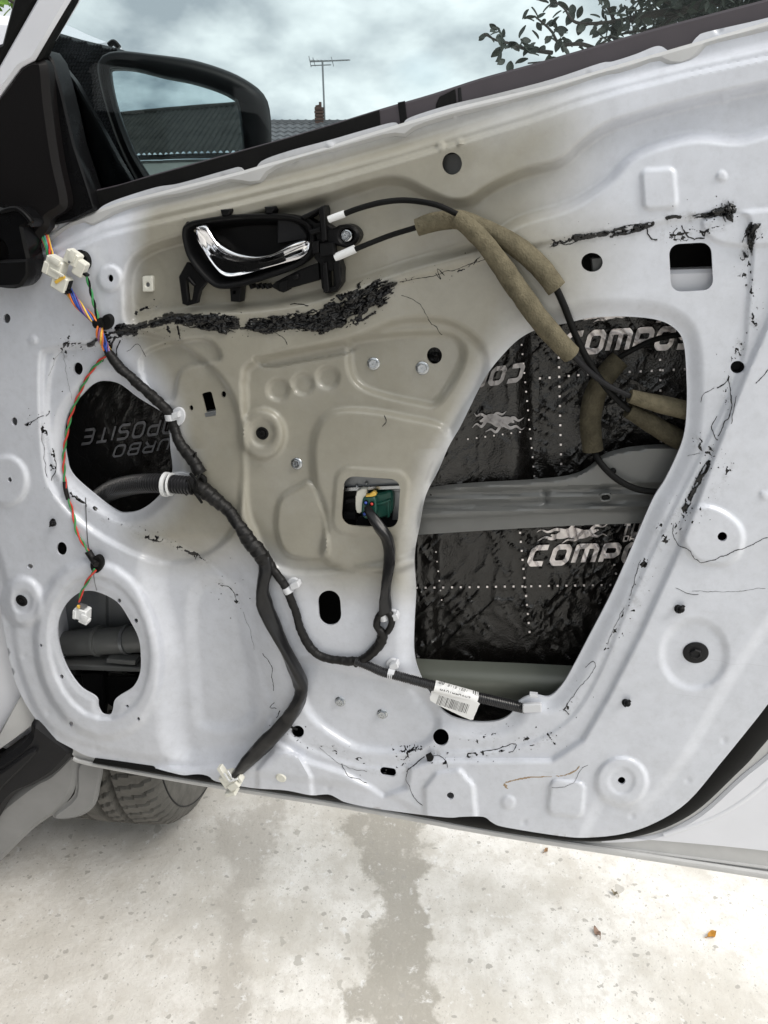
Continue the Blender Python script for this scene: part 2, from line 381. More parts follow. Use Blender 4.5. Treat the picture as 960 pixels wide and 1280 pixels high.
HOLES_S = [ell(565, 204.5, 12.5, 14), ell(740, 328, 13.5, 12), rrect(864, 334, 53, 60, 13, -3), ell(922, 459, 9, 8), ell(903, 671, 6), rrect(412, 760, 28, 44, 13.9, -4),
 ell(551, 922, 10, 11), rrect(485, 965, 20, 11, 4.5, 8), ell(372, 915, 8, 8), rrect(261, 503, 13, 26, 2.5, -14), ell(239, 510, 2.6, 3.5), ell(279.5, 493, 3, 4), ell(97.5, 461, 6, 8),
 ell(8.5, 398, 4.5, 6), ell(18, 527, 3.8, 5.5), ell(12, 600, 2.6, 3.4), ell(138, 348, 3.6, 4.8), ell(101, 325, 10, 13, -10), ell(77, 686, 6.5, 8.5), ell(37.5, 708, 3.6, 3), ell(66, 653, 4, 5),
 ell(563, 995, 4.6), ell(777, 976, 4.8), ell(543, 444.5, 9.5, 10.5), ell(170, 776, 2.4, 3), ell(77, 846, 2.4, 3), ell(89, 905, 2.6, 3.2), ell(149, 751, 2.4, 2.8), ell(173, 899, 1.8, 2.6),
 ell(51, 807, 1.8, 2.4), ell(159, 883, 2), ell(120, 706, 7, 8), ell(313.5, 212.5, 2.2), np.array([(244, 286), (262, 279), (300, 274), (345, 273), (368, 279), (381, 298), (376, 320), (355, 334), (320, 345), (290, 350), (268, 344), (248, 318)], float)]
SM = [
 ([(156, 418, 4), (180, 407, 6), (200, 402, 6)], .0022, .62, 3), ([(190, 404, 6), (215, 398, 8), (240, 400, 10), (265, 402, 11), (288, 405, 12), (296, 402, 3)], .003, .86, 5),
 ([(300, 410, 1.6), (318, 410, 1.6)], .001, .8, 6), ([(311, 406, 7), (330, 408, 11), (350, 405, 12), (375, 404, 16), (400, 399, 18), (420, 395, 15)], .0036, .90, 7),
 ([(408, 394, 15), (430, 388, 20), (448, 381, 25), (466, 370, 22), (480, 362, 13), (495, 355, 3)], .0038, .80, 9),
 ([(676, 310, 3.5), (700, 303, 4.5), (722, 297, 5)], .0018, .42, 11), ([(720, 297, 4.5), (745, 294, 4.5), (765, 291, 6), (790, 287, 6), (815, 279, 3.5)], .0022, .58, 12),
 ([(834, 272, 3), (850, 271, 3.5)], .0014, .6, 13), ([(864, 272, 3), (885, 268, 4), (905, 264, 8), (914, 262, 9)], .003, .74, 14), ([(908, 256, 7), (912, 270, 9)], .004, .75, 15),
 ([(810, 290, 6), (850, 296, 8), (870, 288, 8), (890, 281, 6), (910, 284, 5)], .0012, .20, 16), ([(868, 289, 4), (880, 292, 5), (892, 284, 4)], .0015, .4, 17),
 ([(944, 288, 11), (936, 300, 8), (934, 316, 7)], .0028, .56, 18), ([(932, 315, 10), (930, 340, 12), (940, 365, 10)], .0012, .15, 19),
 ([(938, 392, 4), (943, 405, 5)], .0018, .5, 20), ([(925, 432, 6), (921, 448, 6)], .0014, .38, 21), ([(912, 475, 5), (908, 500, 6)], .001, .16, 22),
 ([(872, 552, 6), (878, 560, 6)], .0018, .45, 23), ([(884, 562, 6), (895, 568, 5), (893, 560, 5)], .0014, .35, 24), ([(886, 578, 3), (875, 598, 4.5), (864, 618, 5), (856, 636, 5)], .0022, .62, 25),
 ([(852, 640, 9), (838, 655, 11), (828, 662, 10)], .0015, .26, 26), ([(840, 660, 8), (818, 690, 9), (804, 706, 7)], .0010, .17, 27), ([(805, 720, 8), (793, 750, 9), (783, 770, 8)], .0010, .16, 28),
 ([(770, 785, 6), (757, 812, 5)], .0008, .12, 29), ([(910, 585, 4), (904, 596, 4)], .0012, .34, 30), ([(720, 868, 4), (708, 886, 4)], .0012, .30, 31),
 ([(90, 420, 5), (80, 436, 5), (82, 446, 4)], .0016, .45, 32), ([(88, 432, 4), (100, 432, 5)], .0014, .45, 33), ([(112, 430, 5), (130, 420, 8), (150, 414, 9), (166, 412, 8)], .0030, .62, 34),
 ([(135, 424, 6), (132, 445, 5), (142, 452, 4)], .0014, .30, 35), ([(166, 396, 5), (175, 386, 4), (200, 384, 4)], .0008, .30, 36),
 ([(34, 532, 4), (45, 522, 5), (60, 516, 4)], .0006, .14, 37), ([(53, 535, 4), (60, 553, 6), (66, 575, 5), (70, 600, 4)], .0010, .30, 38), ([(92, 618, 7), (118, 640, 8), (145, 656, 6)], .0010, .17, 39),
 ([(160, 660, 6), (185, 668, 8), (200, 674, 6)], .0012, .24, 40), ([(205, 672, 7), (235, 690, 7), (258, 702, 6)], .0010, .20, 41), ([(275, 730, 3), (288, 738, 3), (296, 752, 3)], .0010, .22, 42),
 ([(504, 952, 8), (512, 938, 9), (522, 936, 8)], .0014, .30, 43), ([(505, 938, 10), (515, 952, 11)], .0008, .22, 44), ([(586, 944, 4), (605, 941, 4), (625, 938, 3), (640, 934, 2)], .0014, .38, 45),
 ([(660, 928, 8), (682, 922, 8)], .0008, .22, 46), ([(684, 918, 4), (692, 928, 3)], .0012, .4, 47), ([(598, 922, 10), (622, 915, 6)], .0004, .12, 48), ([(390, 930, 6), (430, 940, 8), (470, 962, 6), (500, 966, 4)], .0006, .08, 49),
 ([(362, 912, 4), (372, 925, 4)], .0006, .12, 50), ([(545, 942, 4), (556, 952, 4)], .0006, .25, 51), ([(895, 610, 8), (870, 650, 10)], .0005, .05, 52), ([(500, 352, 4), (560, 340, 5), (600, 328, 5)], .0006, .12, 53),
 ([(205, 402, 4), (212, 415, 3)], .0012, .4, 54), ([(222, 408, 1.6), (225, 424, 1.2)], .0010, .75, 55),
]
XL, XR = -150, 1200
E1 = [(165, 405), (160, 375), (161, 345), (172, 322), (200, 307), (260, 290), (330, 268), (400, 250), (445, 236), (480, 227), (505, 229), (530, 241), (560, 254), (585, 253), (605, 240), (625, 229), (655, 216), (700, 204), (725, 183), (752, 163), (785, 150), (860, 129), (960, 107), (1040, 88)]
L3 = [(1060, 150), (960, 166), (922, 175), (862, 172), (795, 193), (757, 229), (712, 257), (649, 277), (600, 306), (506, 333), (400, 370), (330, 383), (250, 388), (200, 395)]
L1 = [(XL, 380), (0, 340), (60, 312), (95, 295), (130, 280), (200, 262), (300, 239), (400, 214), (500, 186), (600, 155), (660, 137), (720, 116), (780, 99), (860, 79), (960, 57), (XR, 0)]
FEAT = [  # polygon, height mm, transition px
 (L1+[(XR, 1300), (XL, 1300)], 9, 20, 0),
 ([(XL, 372), (0, 352), (60, 326), (95, 309), (130, 294), (200, 277), (300, 254), (400, 229), (500, 200), (600, 170), (660, 152), (720, 131), (780, 113), (860, 93), (960, 72), (XR, 10), (XR, 1300), (XL, 1300)], 4, 8, 0),
 (E1+L3, -15, 24, 1),
 # liner seat
 ([(165, 412), (290, 402), (400, 392), (490, 356), (620, 321), (690, 302), (800, 284), (915, 265), (940, 290), (935, 380), (925, 460), (880, 560), (840, 640), (790, 745), (745, 850), (705, 905), (640, 935), (560, 940), (500, 958), (440, 955), (370, 925), (335, 870), (300, 760), (255, 698), (150, 652), (82, 605), (60, 520), (72, 440), (118, 426)], -2.2, 11, 1),
 ([(52, 455), (64, 437), (120, 430), (175, 416), (240, 440), (292, 500), (303, 600), (285, 672), (215, 704), (130, 672), (70, 618), (55, 560)], -5, 14, 1),
 ([(176, 461), (190, 436), (255, 424), (275, 450), (228, 462), (216, 500), (195, 498)], -4, 9, 1),
 ([(306, 500), (306, 475), (322, 452), (440, 424), (500, 402), (565, 405), (606, 440), (600, 480), (575, 520), (548, 575), (528, 640), (520, 690), (440, 712), (350, 712), (318, 665), (306, 620)], -9, 20, 1),
 ([(438, 434), (452, 423), (540, 416), (572, 424), (578, 452), (548, 502), (522, 503), (462, 488), (440, 468)], -6, 17, 1),
 (ell(348, 487, 13), -3, 9, 0), (ell(379, 480, 13), -3, 9, 0), (ell(410, 472, 13.5), -3, 9, 0),
 ([(317, 448), (340, 443), (428, 430), (437, 441), (380, 452), (335, 459)], -3, 6, 1),
 (ell(328, 543, 27, 31), 5.5, 15, 0), (ell(328, 541, 15, 17), -2.5, 8, 0),
 ([(392, 550), (408, 520), (440, 512), (500, 520), (560, 540), (535, 600), (520, 705), (412, 705), (408, 660), (404, 630), (393, 600)], 6, 17, 1),
 ([(346, 640), (352, 622), (372, 610), (388, 603), (401, 630), (408, 660), (408, 695), (378, 698), (356, 690), (346, 665)], 4, 9, 1),
 (rrect(463.5, 628, 92, 84, 18, 4), 1.8, 7, 0),
 ([(375, 825), (376, 861), (389, 893), (418, 918), (457, 936), (520, 934), (548, 905), (520, 858), (440, 838)], -6, 20, 1),
 ([(338, 900), (347, 927), (379, 949), (431, 966), (480, 994), (508, 985), (512, 960), (540, 950), (690, 950), (728, 925), (760, 870), (800, 792), (850, 682), (895, 560), (930, 470), (970, 380), (1000, 260), (XR, 250), (XR, 1300), (XL, 1300), (XL, 1010), (60, 990), (200, 960), (300, 958), (325, 930)], 5, 13, 0),
 ([(205, 692), (262, 688), (300, 715), (322, 790), (342, 890), (332, 938), (262, 952), (226, 946), (213, 900), (212, 820), (196, 760), (190, 715)], -21, 34, 1),
 ([(243, 742), (298, 738), (308, 800), (318, 882), (300, 906), (256, 906), (247, 880)], -5, 29, 1),
 (ell(123, 812, 78, 112, -10), 5, 18, 0), (ell(124, 810, 62, 90, -10), -3, 10, 0),
 (rrect(824, 236, 42, 50, 8, -4), 2.3, 8, 0), (ell(137, 348, 15, 16), 2.2, 6, 0), (ell(8, 601, 26, 31), 3, 12, 0), (ell(28, 752, 24, 30), 4.5, 15, 0), (ell(28, 752, 12, 14), -2, 6, 0),
 (ell(868, 818, 40, 42), -2.8, 18, 0), (ell(777, 977, 32, 30), 3.2, 9, 0), (ell(777, 976, 16), -1.2, 5, 0),
 ([(532, 1040), (530, 985), (545, 966), (575, 962), (592, 982), (597, 1040)], 3.6, 9, 0),
 (rrect(708, 998, 44, 44, 9, 6), 2.8, 6, 0), ([(850, 662), (868, 634), (900, 637), (927, 660), (926, 690), (905, 706), (868, 698)], 3.6, 10, 1),
 ([(322, 1010), (322, 962), (343, 937), (374, 944), (389, 972), (392, 1010)], 3.4, 8, 0),
 (ell(41, 425, 5), 1.2, 4, 0), (ell(905, 123, 5), 1.2, 4, 0), (ell(902, 220, 6), 1.4, 4, 0), (ell(898, 37, 5), -1.2, 4, 0), (ell(635, 1003, 8), 1.6, 6, 0), (ell(955, 619, 5), 1.2, 4, 0), (ell(184, 355, 26, 34), -.8, 8, 0),
 (ell(551, 182, 5), 1.4, 4, 0), (ell(575, 178, 4), 1.4, 4, 0), (ell(413, 184, 5), 1.2, 5, 0), (ell(567, 143, 4), 1.2, 4, 0), (ell(278, 223, 4), -1, 4, 0),
 (ell(215, 243, 3.6), -.8, 5, 0), (ell(365, 201, 3.6), -.8, 5, 0), (ell(468, 171, 3.6), -.8, 5, 0), (ell(640, 122, 3.6), -.8, 5, 0), (ell(735, 93, 3.6), -.8, 5, 0), (ell(120, 935, 3.6), -.8, 5, 0), (ell(205, 950, 3.6), -.8, 5, 0), (ell(300, 972, 3.6), -.8, 5, 0), (ell(410, 985, 3.6), -.8, 5, 0), (ell(655, 1028, 3.6), -.8, 5, 0), (ell(790, 1020, 3.6), -.8, 5, 0), (ell(860, 975, 3.6), -.8, 5, 0), (ell(905, 925, 3.6), -.8, 5, 0), (ell(60, 890, 3.6), -.8, 5, 0), (ell(30, 820, 3.6), -.8, 5, 0),

 ([(860, 940), (960, 780), (1200, 500), (1200, 1300), (700, 1300), (740, 1020), (800, 1010)], -3, 26, 1),
 ([(-60, 620), (-20, 640), (10, 740), (30, 850), (90, 925), (300, 965), (500, 1000), (500, 1100), (-200, 1100)], -2.5, 16, 1),
 ([(880, 275), (960, 262), (1010, 262), (1000, 300), (905, 305)], 2.2, 9, 1),
]
FEAT = [(spl(p, 5, True) if f else np.array(p, float), d, wd) for p, d, wd, f in FEAT]
LIPS = [(HOLES_L[0], 7.5, 24), (HOLES_L[1], 6, 16), (HOLES_L[2], 2.5, 9)]
def Hf(px, py):
    px = np.asarray(px, float); py = np.asarray(py, float); sh = px.shape
    X = px.ravel(); Y = py.ravel(); h = np.full(X.shape, -13.)
    for poly, d, wd in FEAT:
        wd = wd*(.66 if wd < 30 else 1.3); far = wd*.5+1
        h += (d if abs(d) > 8 else d*1.4)*ss(sdf(X, Y, poly, far=far)/wd+.5)
    for poly, d, wd in LIPS:
        h -= d*ss(1+sdf(X, Y, poly, far=wd+2)/wd)
    h += 1.6*(fbm(X/130, Y/130, 3, 2)-.5)*2
    return (h*.001).reshape(sh)
WHT = spl([(178, 262), (240, 236), (420, 186), (600, 138), (668, 122), (716, 150), (712, 215), (700, 262), (742, 300), (735, 375), (690, 402), (640, 420), (600, 470), (560, 550), (535, 610), (520, 680), (514, 742), (450, 742), (380, 728), (330, 700), (288, 690), (250, 705), (195, 690), (165, 668), (205, 640), (228, 590), (222, 520), (205, 480), (176, 442), (158, 400), (166, 330)], 5, True)
def cover(X, Y):
    d = sdf(X, Y, WHT, far=90)
    soft = np.where(Y > 560, 70, 46+110*ss((X-520)/130)*ss((480-Y)/150))
    c = ss(.5-d/soft)
    c2 = .45*ss(1-np.hypot((X-470)/170, (Y-690)/120))*0
    return np.clip(c+c2, 0, 1)
def build_panel(parent):
    STEP = 2.8
    out = resamp(spl(OUT, 4, True), 3.2, True)
    loops = [out]+[resamp(l, 2.8, True) for l in HOLES_L]+[resamp(l, max(1.3, min(2.6, np.linalg.norm(np.ptp(l, axis=0))/9)), True) for l in HOLES_S]
    gx, gy = np.meshgrid(np.arange(-60, 1110, STEP), np.arange(-20, 1060, STEP*.87))
    gx = gx+(np.arange(gx.shape[0]) % 2)[:, None]*STEP/2
    # beyond the picture a coarser grid is enough
    X = gx.ravel(); Y = gy.ravel()
    keep = (sdf(X, Y, out, far=4) > 1.6)
    X = X[keep]; Y = Y[keep]
    for l in loops[1:]:
        k = sdf(X, Y, l, far=4) < -1.3
        X = X[k]; Y = Y[k]
    pts = [tuple(p) for l in loops for p in l]
    edges = []; b = 0
    for l in loops:
        n = len(l); edges += [(b+i, b+(i+1) % n) for i in range(n)]; b += n
    nb = b
    P2 = np.array(pts+list(zip(X, Y)))
    r = delaunay_2d_cdt([Vector((float(x), float(y))) for x, y in P2], edges, [], 0, 1e-4)
    V = np.array([(v[0], v[1]) for v in r[0]]); F = np.array([tuple(f) for f in r[2]])
    c = V[F].mean(1)
    ok = sdf(c[:, 0], c[:, 1], out, far=3) > 0
    for l in loops[1:]: ok &= sdf(c[:, 0], c[:, 1], l, far=3) < 0
    F = F[ok]
    h = Hf(V[:, 0], V[:, 1])
    Q = P(V[:, 0], V[:, 1], h)
    # orient to face the camera (local -y)
    a, b_, c_ = Q[F[:, 0]], Q[F[:, 1]], Q[F[:, 2]]
    nn = np.cross(b_-a, c_-a)[:, 1]
    F[nn > 0] = F[nn > 0][:, ::-1]
    faces = [tuple(f) for f in F]
    # rim walls
    from collections import Counter
    cnt = {}
    for f in faces:
        for i in range(3):
            e = (f[i], f[(i+1) % 3]); k = (min(e), max(e)); cnt.setdefault(k, []).append(e)
    bd = [v[0] for v in cnt.values() if len(v) == 1]
    bv = sorted({i for e in bd for i in e}); m1 = {}; Ql = list(Q)
    for i in bv:
        q = Q[i].copy(); q[1] += .0006; m1[i] = len(Ql); Ql.append(q)
    m2 = {}
    for i in bv:
        q = Q[i].copy(); q[1] += .0028; m2[i] = len(Ql); Ql.append(q)
    for a, b in bd:
        faces.append((b, a, m1[a], m1[b])); faces.append((m1[b], m1[a], m2[a], m2[b]))
    o = mk('inner_panel', Ql, faces, M['panel'], parent, smooth=50)
    at = o.data.attributes.new('cover', 'FLOAT', 'POINT')
    cv = cover(V[:, 0], V[:, 1]); full = np.ones(len(Ql)); full[:len(cv)] = cv
    for d in (m1, m2):
        for i, j in d.items(): full[j] = cv[i]
    at.data.foreach_set('value', full.astype(np.float32))
    gr = np.zeros(len(Ql)); g_ = np.zeros(len(V))
    for pts, th, dn, sd_ in SM:
        a = np.array(pts, float); g_ = np.maximum(g_, (.35+.65*min(1, dn*1.4))*ss(1-sdf(V[:, 0], V[:, 1], a[:, :2], False, 22)/(a[:, 2].mean()*1.3+7)))
    gr[:len(V)] = g_
    at2 = o.data.attributes.new('grime', 'FLOAT', 'POINT'); at2.data.foreach_set('value', gr.astype(np.float32))
    return o
# ------------------------------------------------------------------ ground and far things
def ground():
    nx = 60; v = []; f = []
    xs = np.r_[np.linspace(-400, -6, 8), np.linspace(-4, 4, 41), np.linspace(6, 400, 8)]; ys = np.r_[np.linspace(-400, -6, 8), np.linspace(-4, 6, 51), np.linspace(8, 400, 10)]
    for y in ys:
        for x in xs: v.append((x, y, 0))
    n = len(xs)
    for j in range(len(ys)-1):
        for i in range(n-1): f.append((j*n+i, j*n+i+1, (j+1)*n+i+1, (j+1)*n+i))
    m = mat('weathered_concrete', (.5, .49, .47), .85)
    t = m.node_tree; b = t.nodes['Principled BSDF']; c = N(t, 'ShaderNodeTexCoord'); O = c.outputs['Object']
    def noise(sc, det=6., ro=.6, di=0.):
        q = N(t, 'ShaderNodeTexNoise', Scale=sc, Detail=det, Roughness=ro, Distortion=di); lk(m, O, q.inputs['Vector']); return q.outputs['Fac']
    def mr(src, a, b_, c0=0., d0=1.):
        q = N(t, 'ShaderNodeMapRange', _interpolation_type='SMOOTHSTEP'); q.inputs[1].default_value = a; q.inputs[2].default_value = b_; q.inputs[3].default_value = c0; q.inputs[4].default_value = d0
        lk(m, src, q.inputs[0]); return q.outputs[0]
    def mth(op, a, b_):
        q = N(t, 'ShaderNodeMath', _operation=op)
        for i, s in enumerate((a, b_)):
            if isinstance(s, (int, float)): q.inputs[i].default_value = s
            else: lk(m, s, q.inputs[i])
        return q.outputs[0]
    def mix(fac, A, B):
        q = N(t, 'ShaderNodeMix', _data_type='RGBA')
        lk(m, fac, q.inputs[0])
        for i, s in ((6, A), (7, B)):
            if isinstance(s, tuple): q.inputs[i].default_value = (*s, 1)
            else: lk(m, s, q.inputs[i])
        return q.outputs[2]
    base = mix(mr(noise(5., 9., .62), .36, .62), (.60, .572, .52), (.84, .82, .785))
    base = mix(mr(noise(30., 10., .75), .47, .62, 0, .55), base, (.58, .545, .49))
    # worn strips running away from the camera, then a broad darker band
    sp = N(t, 'ShaderNodeSeparateXYZ'); lk(m, O, sp.inputs[0]); Xo, Yo = sp.outputs[0], sp.outputs[1]
    wob = mth('MULTIPLY', mth('SUBTRACT', noise(6., 7., .64), .5), .36)
    def strip(p0, p1, hw, soft, amt, col, src):
        (x0, y0), (x1, y1) = p0, p1; k = (x1-x0)/(y1-y0)
        d = mth('ABSOLUTE', mth('ADD', mth('SUBTRACT', mth('SUBTRACT', Xo, x0), mth('MULTIPLY', mth('SUBTRACT', Yo, y0), k)), wob), 0)
        return mix(mr(d, hw-soft, hw+soft, amt, 0.), src, col)
    g0 = G(492, 1280)[:2]; g1 = G(497, 1030)[:2]
    base = strip(g0, g1, .056, .012, .90, (.37, .345, .30), base)
    g0 = G(262, 1280)[:2]; g1 = G(318, 1010)[:2]
    base = strip(g0, g1, .035, .02, .8, (.47, .44, .395), base)
    g0 = G(90, 1280)[:2]; g1 = G(150, 1080)[:2]
    base = strip(g0, g1, .20, .10, .35, (.56, .53, .49), base)  # broad, soft-edged darker band on the left
    # lime patches and flakes with their own edges
    base = mix(mr(noise(34., 10., .75, .2), .56, .66, 0, .7), base, (.88, .88, .88))
    base = mix(mr(noise(90., 8., .8, .2), .55, .62, 0, .45), base, (.60, .57, .52))
    for sc, th, ra, col, am in ((30., .17, (1, .55, 1), (.44, .42, .38), .75), (70., .20, (.7, 1., 1), (.38, .36, .33), .8), (160., .20, (1, .8, 1), (.40, .38, .35), .7), (300., .2, (1, .7, 1), (.42, .40, .37), .6)):
        mpn = N(t, 'ShaderNodeMapping'); mpn.inputs['Scale'].default_value = ra; mpn.inputs['Rotation'].default_value = (0, 0, .5+sc)
        dn = N(t, 'ShaderNodeTexNoise', Scale=sc*1.2, Detail=4.0); lk(m, O, dn.inputs['Vector'])
        va = N(t, 'ShaderNodeVectorMath', _operation='MULTIPLY_ADD'); lk(m, dn.outputs['Color'], va.inputs[0]); va.inputs[1].default_value = (.9/sc,)*3; lk(m, O, va.inputs[2])
        lk(m, va.outputs[0], mpn.inputs[0])
        vo = N(t, 'ShaderNodeTexVoronoi', Scale=sc, Randomness=1.0); lk(m, mpn.outputs[0], vo.inputs['Vector'])
        sc2 = N(t, 'ShaderNodeSeparateColor'); lk(m, vo.outputs['Color'], sc2.inputs[0])
        thr = mth('MULTIPLY', mr(sc2.outputs[0], .48, 1.0), th*1.3)
        fl = mth('MULTIPLY', mth('LESS_THAN', vo.outputs['Distance'], thr), am)
        base = mix(fl, base, col)
    base = mix(mr(noise(900., 2.), .3, .7, 0, .25), base, (.45, .43, .40))
    lk(m, base, b.inputs['Base Color'])
    u = N(t, 'ShaderNodeBump', Strength=.6, Distance=.006); lk(m, noise(30., 10., .7), u.inputs['Height']); lk(m, u.outputs[0], b.inputs['Normal'])
    return mk('ground', v, f, m, None, smooth=0, kind='structure')
ground()
def fallen(px, py, sz, col, rz, label, curl=.002):
    c = G(px, py); mb = MB(); n = 10; V = []; F = []
    for i in range(n+1):
        t = i/n; wd = sz*.27*math.sin(math.pi*t)**.8
        for k, s in enumerate((-1, 0, 1)):
            V.append(((t-.5)*sz, s*wd, .003+curl*(abs(s)*.8+(2*t-1)**2)+.002*math.sin(9*t+s)))
    for i in range(n):
        for k in (0, 1): F.append((i*3+k, i*3+k+1, (i+1)*3+k+1, (i+1)*3+k))
    mb.add(V, F); nb = len(V)
    mb.add([(q[0], q[1], q[2]-.0006) for q in V], [g[::-1] for g in F])
    o = mb.mk('fallen_leaf', mat('dry_leaf', col, .7, var=.35, vscale=60), None, label=label, cat='leaf', group='leaves lying on the concrete')
    v2, f2 = tube_vf([(-sz*.5, 0, .003+curl), (-sz*.58, .001, .003), (-sz*.66, .002, .002)], .0006, 5)
    mk('leaf_stem', v2, f2, o.data.materials[0], o)
    o.location = tuple(c); o.rotation_euler = (0, 0, rz)
fallen(889, 1170, .020, (.55, .26, .03), .5, 'small orange yellow leaf on pale concrete, farthest right of the fallen leaves')
fallen(746, 1167, .019, (.30, .20, .15), 1.9, 'crumpled dark brown leaf on pale concrete below the door')
fallen(768, 1118, .013, (.30, .26, .19), 2.4, 'curled pale tan leaf with dark rim on concrete near the door edge')
fallen(682, 1065, .012, (.40, .25, .14), .8, 'small reddish tan leaf on concrete close under the door hem')
def far_house():
    h = empty('house', 'low house with dark tiled roof and brick chimney far behind the window glass', 'house', W(420, 150, 30)*[1, 1, 0])
    c = np.array(h.location); e = W(300, 146, 30); top = W(440, 145, 30)[2]; x0, x1 = W(180, 150, 30)[0]-c[0], W(560, 150, 30)[0]-c[0]
    rz = top; ev = rz-1.5
    mb = MB(); mb.add(*box_vf(((x0+x1)/2, 2.2, ev/2-.02), ((x1-x0)/2-.3, 0, 0), (0, 2.2, 0), (0, 0, ev/2-.03)));  mb.mk('wall', M['plaster'], h)
    # tiled roof: rows of overlapping wavy tiles
    rows = 11; mb = MB(); ncol = int((x1-x0)/.06)
    for r in range(rows):
        y0 = -.35+r*2.6/rows; z0 = ev-.1+r*1.6/rows; y1 = y0+2.6/rows+.04; z1 = z0+1.6/rows+.02
        V = []; F = []
        for i in range(ncol+1):
            x = x0+i*(x1-x0)/ncol; wv = .028*math.sin(i*math.pi*2/5)
            V += [(x, y0, z0+.05+wv-.03), (x, y0, z0+.05+wv), (x, y1, z1+.01+wv)]
        for i in range(ncol): F += [(i*3+1, i*3+4, i*3+5, i*3+2), (i*3, i*3+3, i*3+4, i*3+1)]
        mb.add(V, F)
    mb.mk('roof_tiles', M['tile'], h, kind='stuff')
    mb = MB(); mb.add(*box_vf(((x0+x1)/2, 2.2, rz-.03), ((x1-x0)/2, 0, 0), (0, .12, 0), (0, 0, .05))); mb.mk('roof_ridge', M['tile'], h)
    V = [(x0, 2.3, rz-.05), (x1, 2.3, rz-.05), (x1, 4.8, ev-.1), (x0, 4.8, ev-.1)]; mb = MB()
    mb.add(V+[(a, b, z-.08) for a, b, z in V], [(0, 1, 2, 3), (7, 6, 5, 4), (0, 4, 5, 1), (2, 6, 7, 3)]); mb.mk('rear_roof_slope', M['tile'], h, smooth=0)
    cx, cz = W(393, 140, 30)[0]-c[0], W(393, 128, 30)[2]
    ch = empty('chimney', '', ''); del ch['label']; del ch['category']; ch.parent = h; ch.location = (cx, 2.2, 0)
    mb = MB(); wv = .16
    zz = rz-.35; k = 0
    while zz < cz-.08:
        mb.add(*box_vf((0, 0, zz+.055), (wv+(.01 if k % 2 else 0), 0, 0), (0, wv, 0), (0, 0, .05))); zz += .115; k += 1
    mb.mk('brick_courses', M['brick'], ch)
    mb = MB(); mb.add(*box_vf((-.02, 0, cz), (wv*.7, 0, .02), (0, wv*.7, 0), (0, 0, .10))); mb.add(*box_vf((.05, 0, cz+.12), (wv*.3, 0, 0), (0, wv*.3, 0), (0, 0, .08))); mb.mk('chimney_pot', M['brick'], ch)
    a = empty('television_antenna', 'thin rooftop television antenna with long horizontal boom above the far house', 'antenna', (W(404, 140, 30)[0], 32.2, rz))
    K = 32.2; b0 = np.array(a.location)
    q0 = W(406, 150, K)-b0; q1 = W(403, 76, K)-b0
    mb = MB(); mb.add(*tube_vf([(q0[0], 0, -.3), (q1[0], 0, q1[2])], .035, 8)); mb.mk('mast', M['steel'], a)
    l0 = W(388, 77, K)-b0; l1 = W(437, 75, K)-b0
    mb = MB(); mb.add(*tube_vf([l0, l1], .025, 6)); mb.mk('boom', M['steel'], a)
    mb = MB(); q2 = W(388, 82, K)-b0; q3 = W(414, 81, K)-b0; mb.add(*tube_vf([q2, q3], .018, 6)); mb.mk('lower_boom', M['steel'], a)
    for i, px in enumerate((389, 393, 398, 403, 408, 412, 416, 420, 424, 428, 432, 436)):
        q = W(px, 76, K)-b0; L = .40-.02*i
        v, f = tube_vf([q+[-.04, -L, -.02], q+[.05, L, .05]], .012, 5); mk('element', v, f, M['steel'], a)
    for dx, z0, z1 in ((386, 70, 84), (391, 72, 83), (414, 71, 83)):
        v, f = tube_vf([W(dx, z0, K)-b0, W(dx+3, z1, K)-b0], .014, 5); mk('reflector', v, f, M['steel'], a)
far_house()
def leaf_mesh(name, sz, m):
    V = []; F = []; n = 6
    for i in range(n+1):
        t = i/n; wd = sz*.30*math.sin(math.pi*min(1, t*.97+.01))**.75
        for s in (-1, 0, 1): V.append((t*sz, s*wd, -.12*sz*t*t+abs(s)*.1*sz))
    for i in range(n):
        for k in (0, 1): F.append((i*3+k, i*3+k+1, (i+1)*3+k+1, (i+1)*3+k))
    me = bpy.data.meshes.new(name); me.from_pydata(V, [], F); me.materials.append(m); me.update()
    me.polygons.foreach_set('use_smooth', [True]*len(F)); return me
def basis(d, up):
    d = Vector(d).normalized(); up = Vector(up); s = up.cross(d).normalized(); u = d.cross(s)
    return Matrix((d, s, u)).transposed()
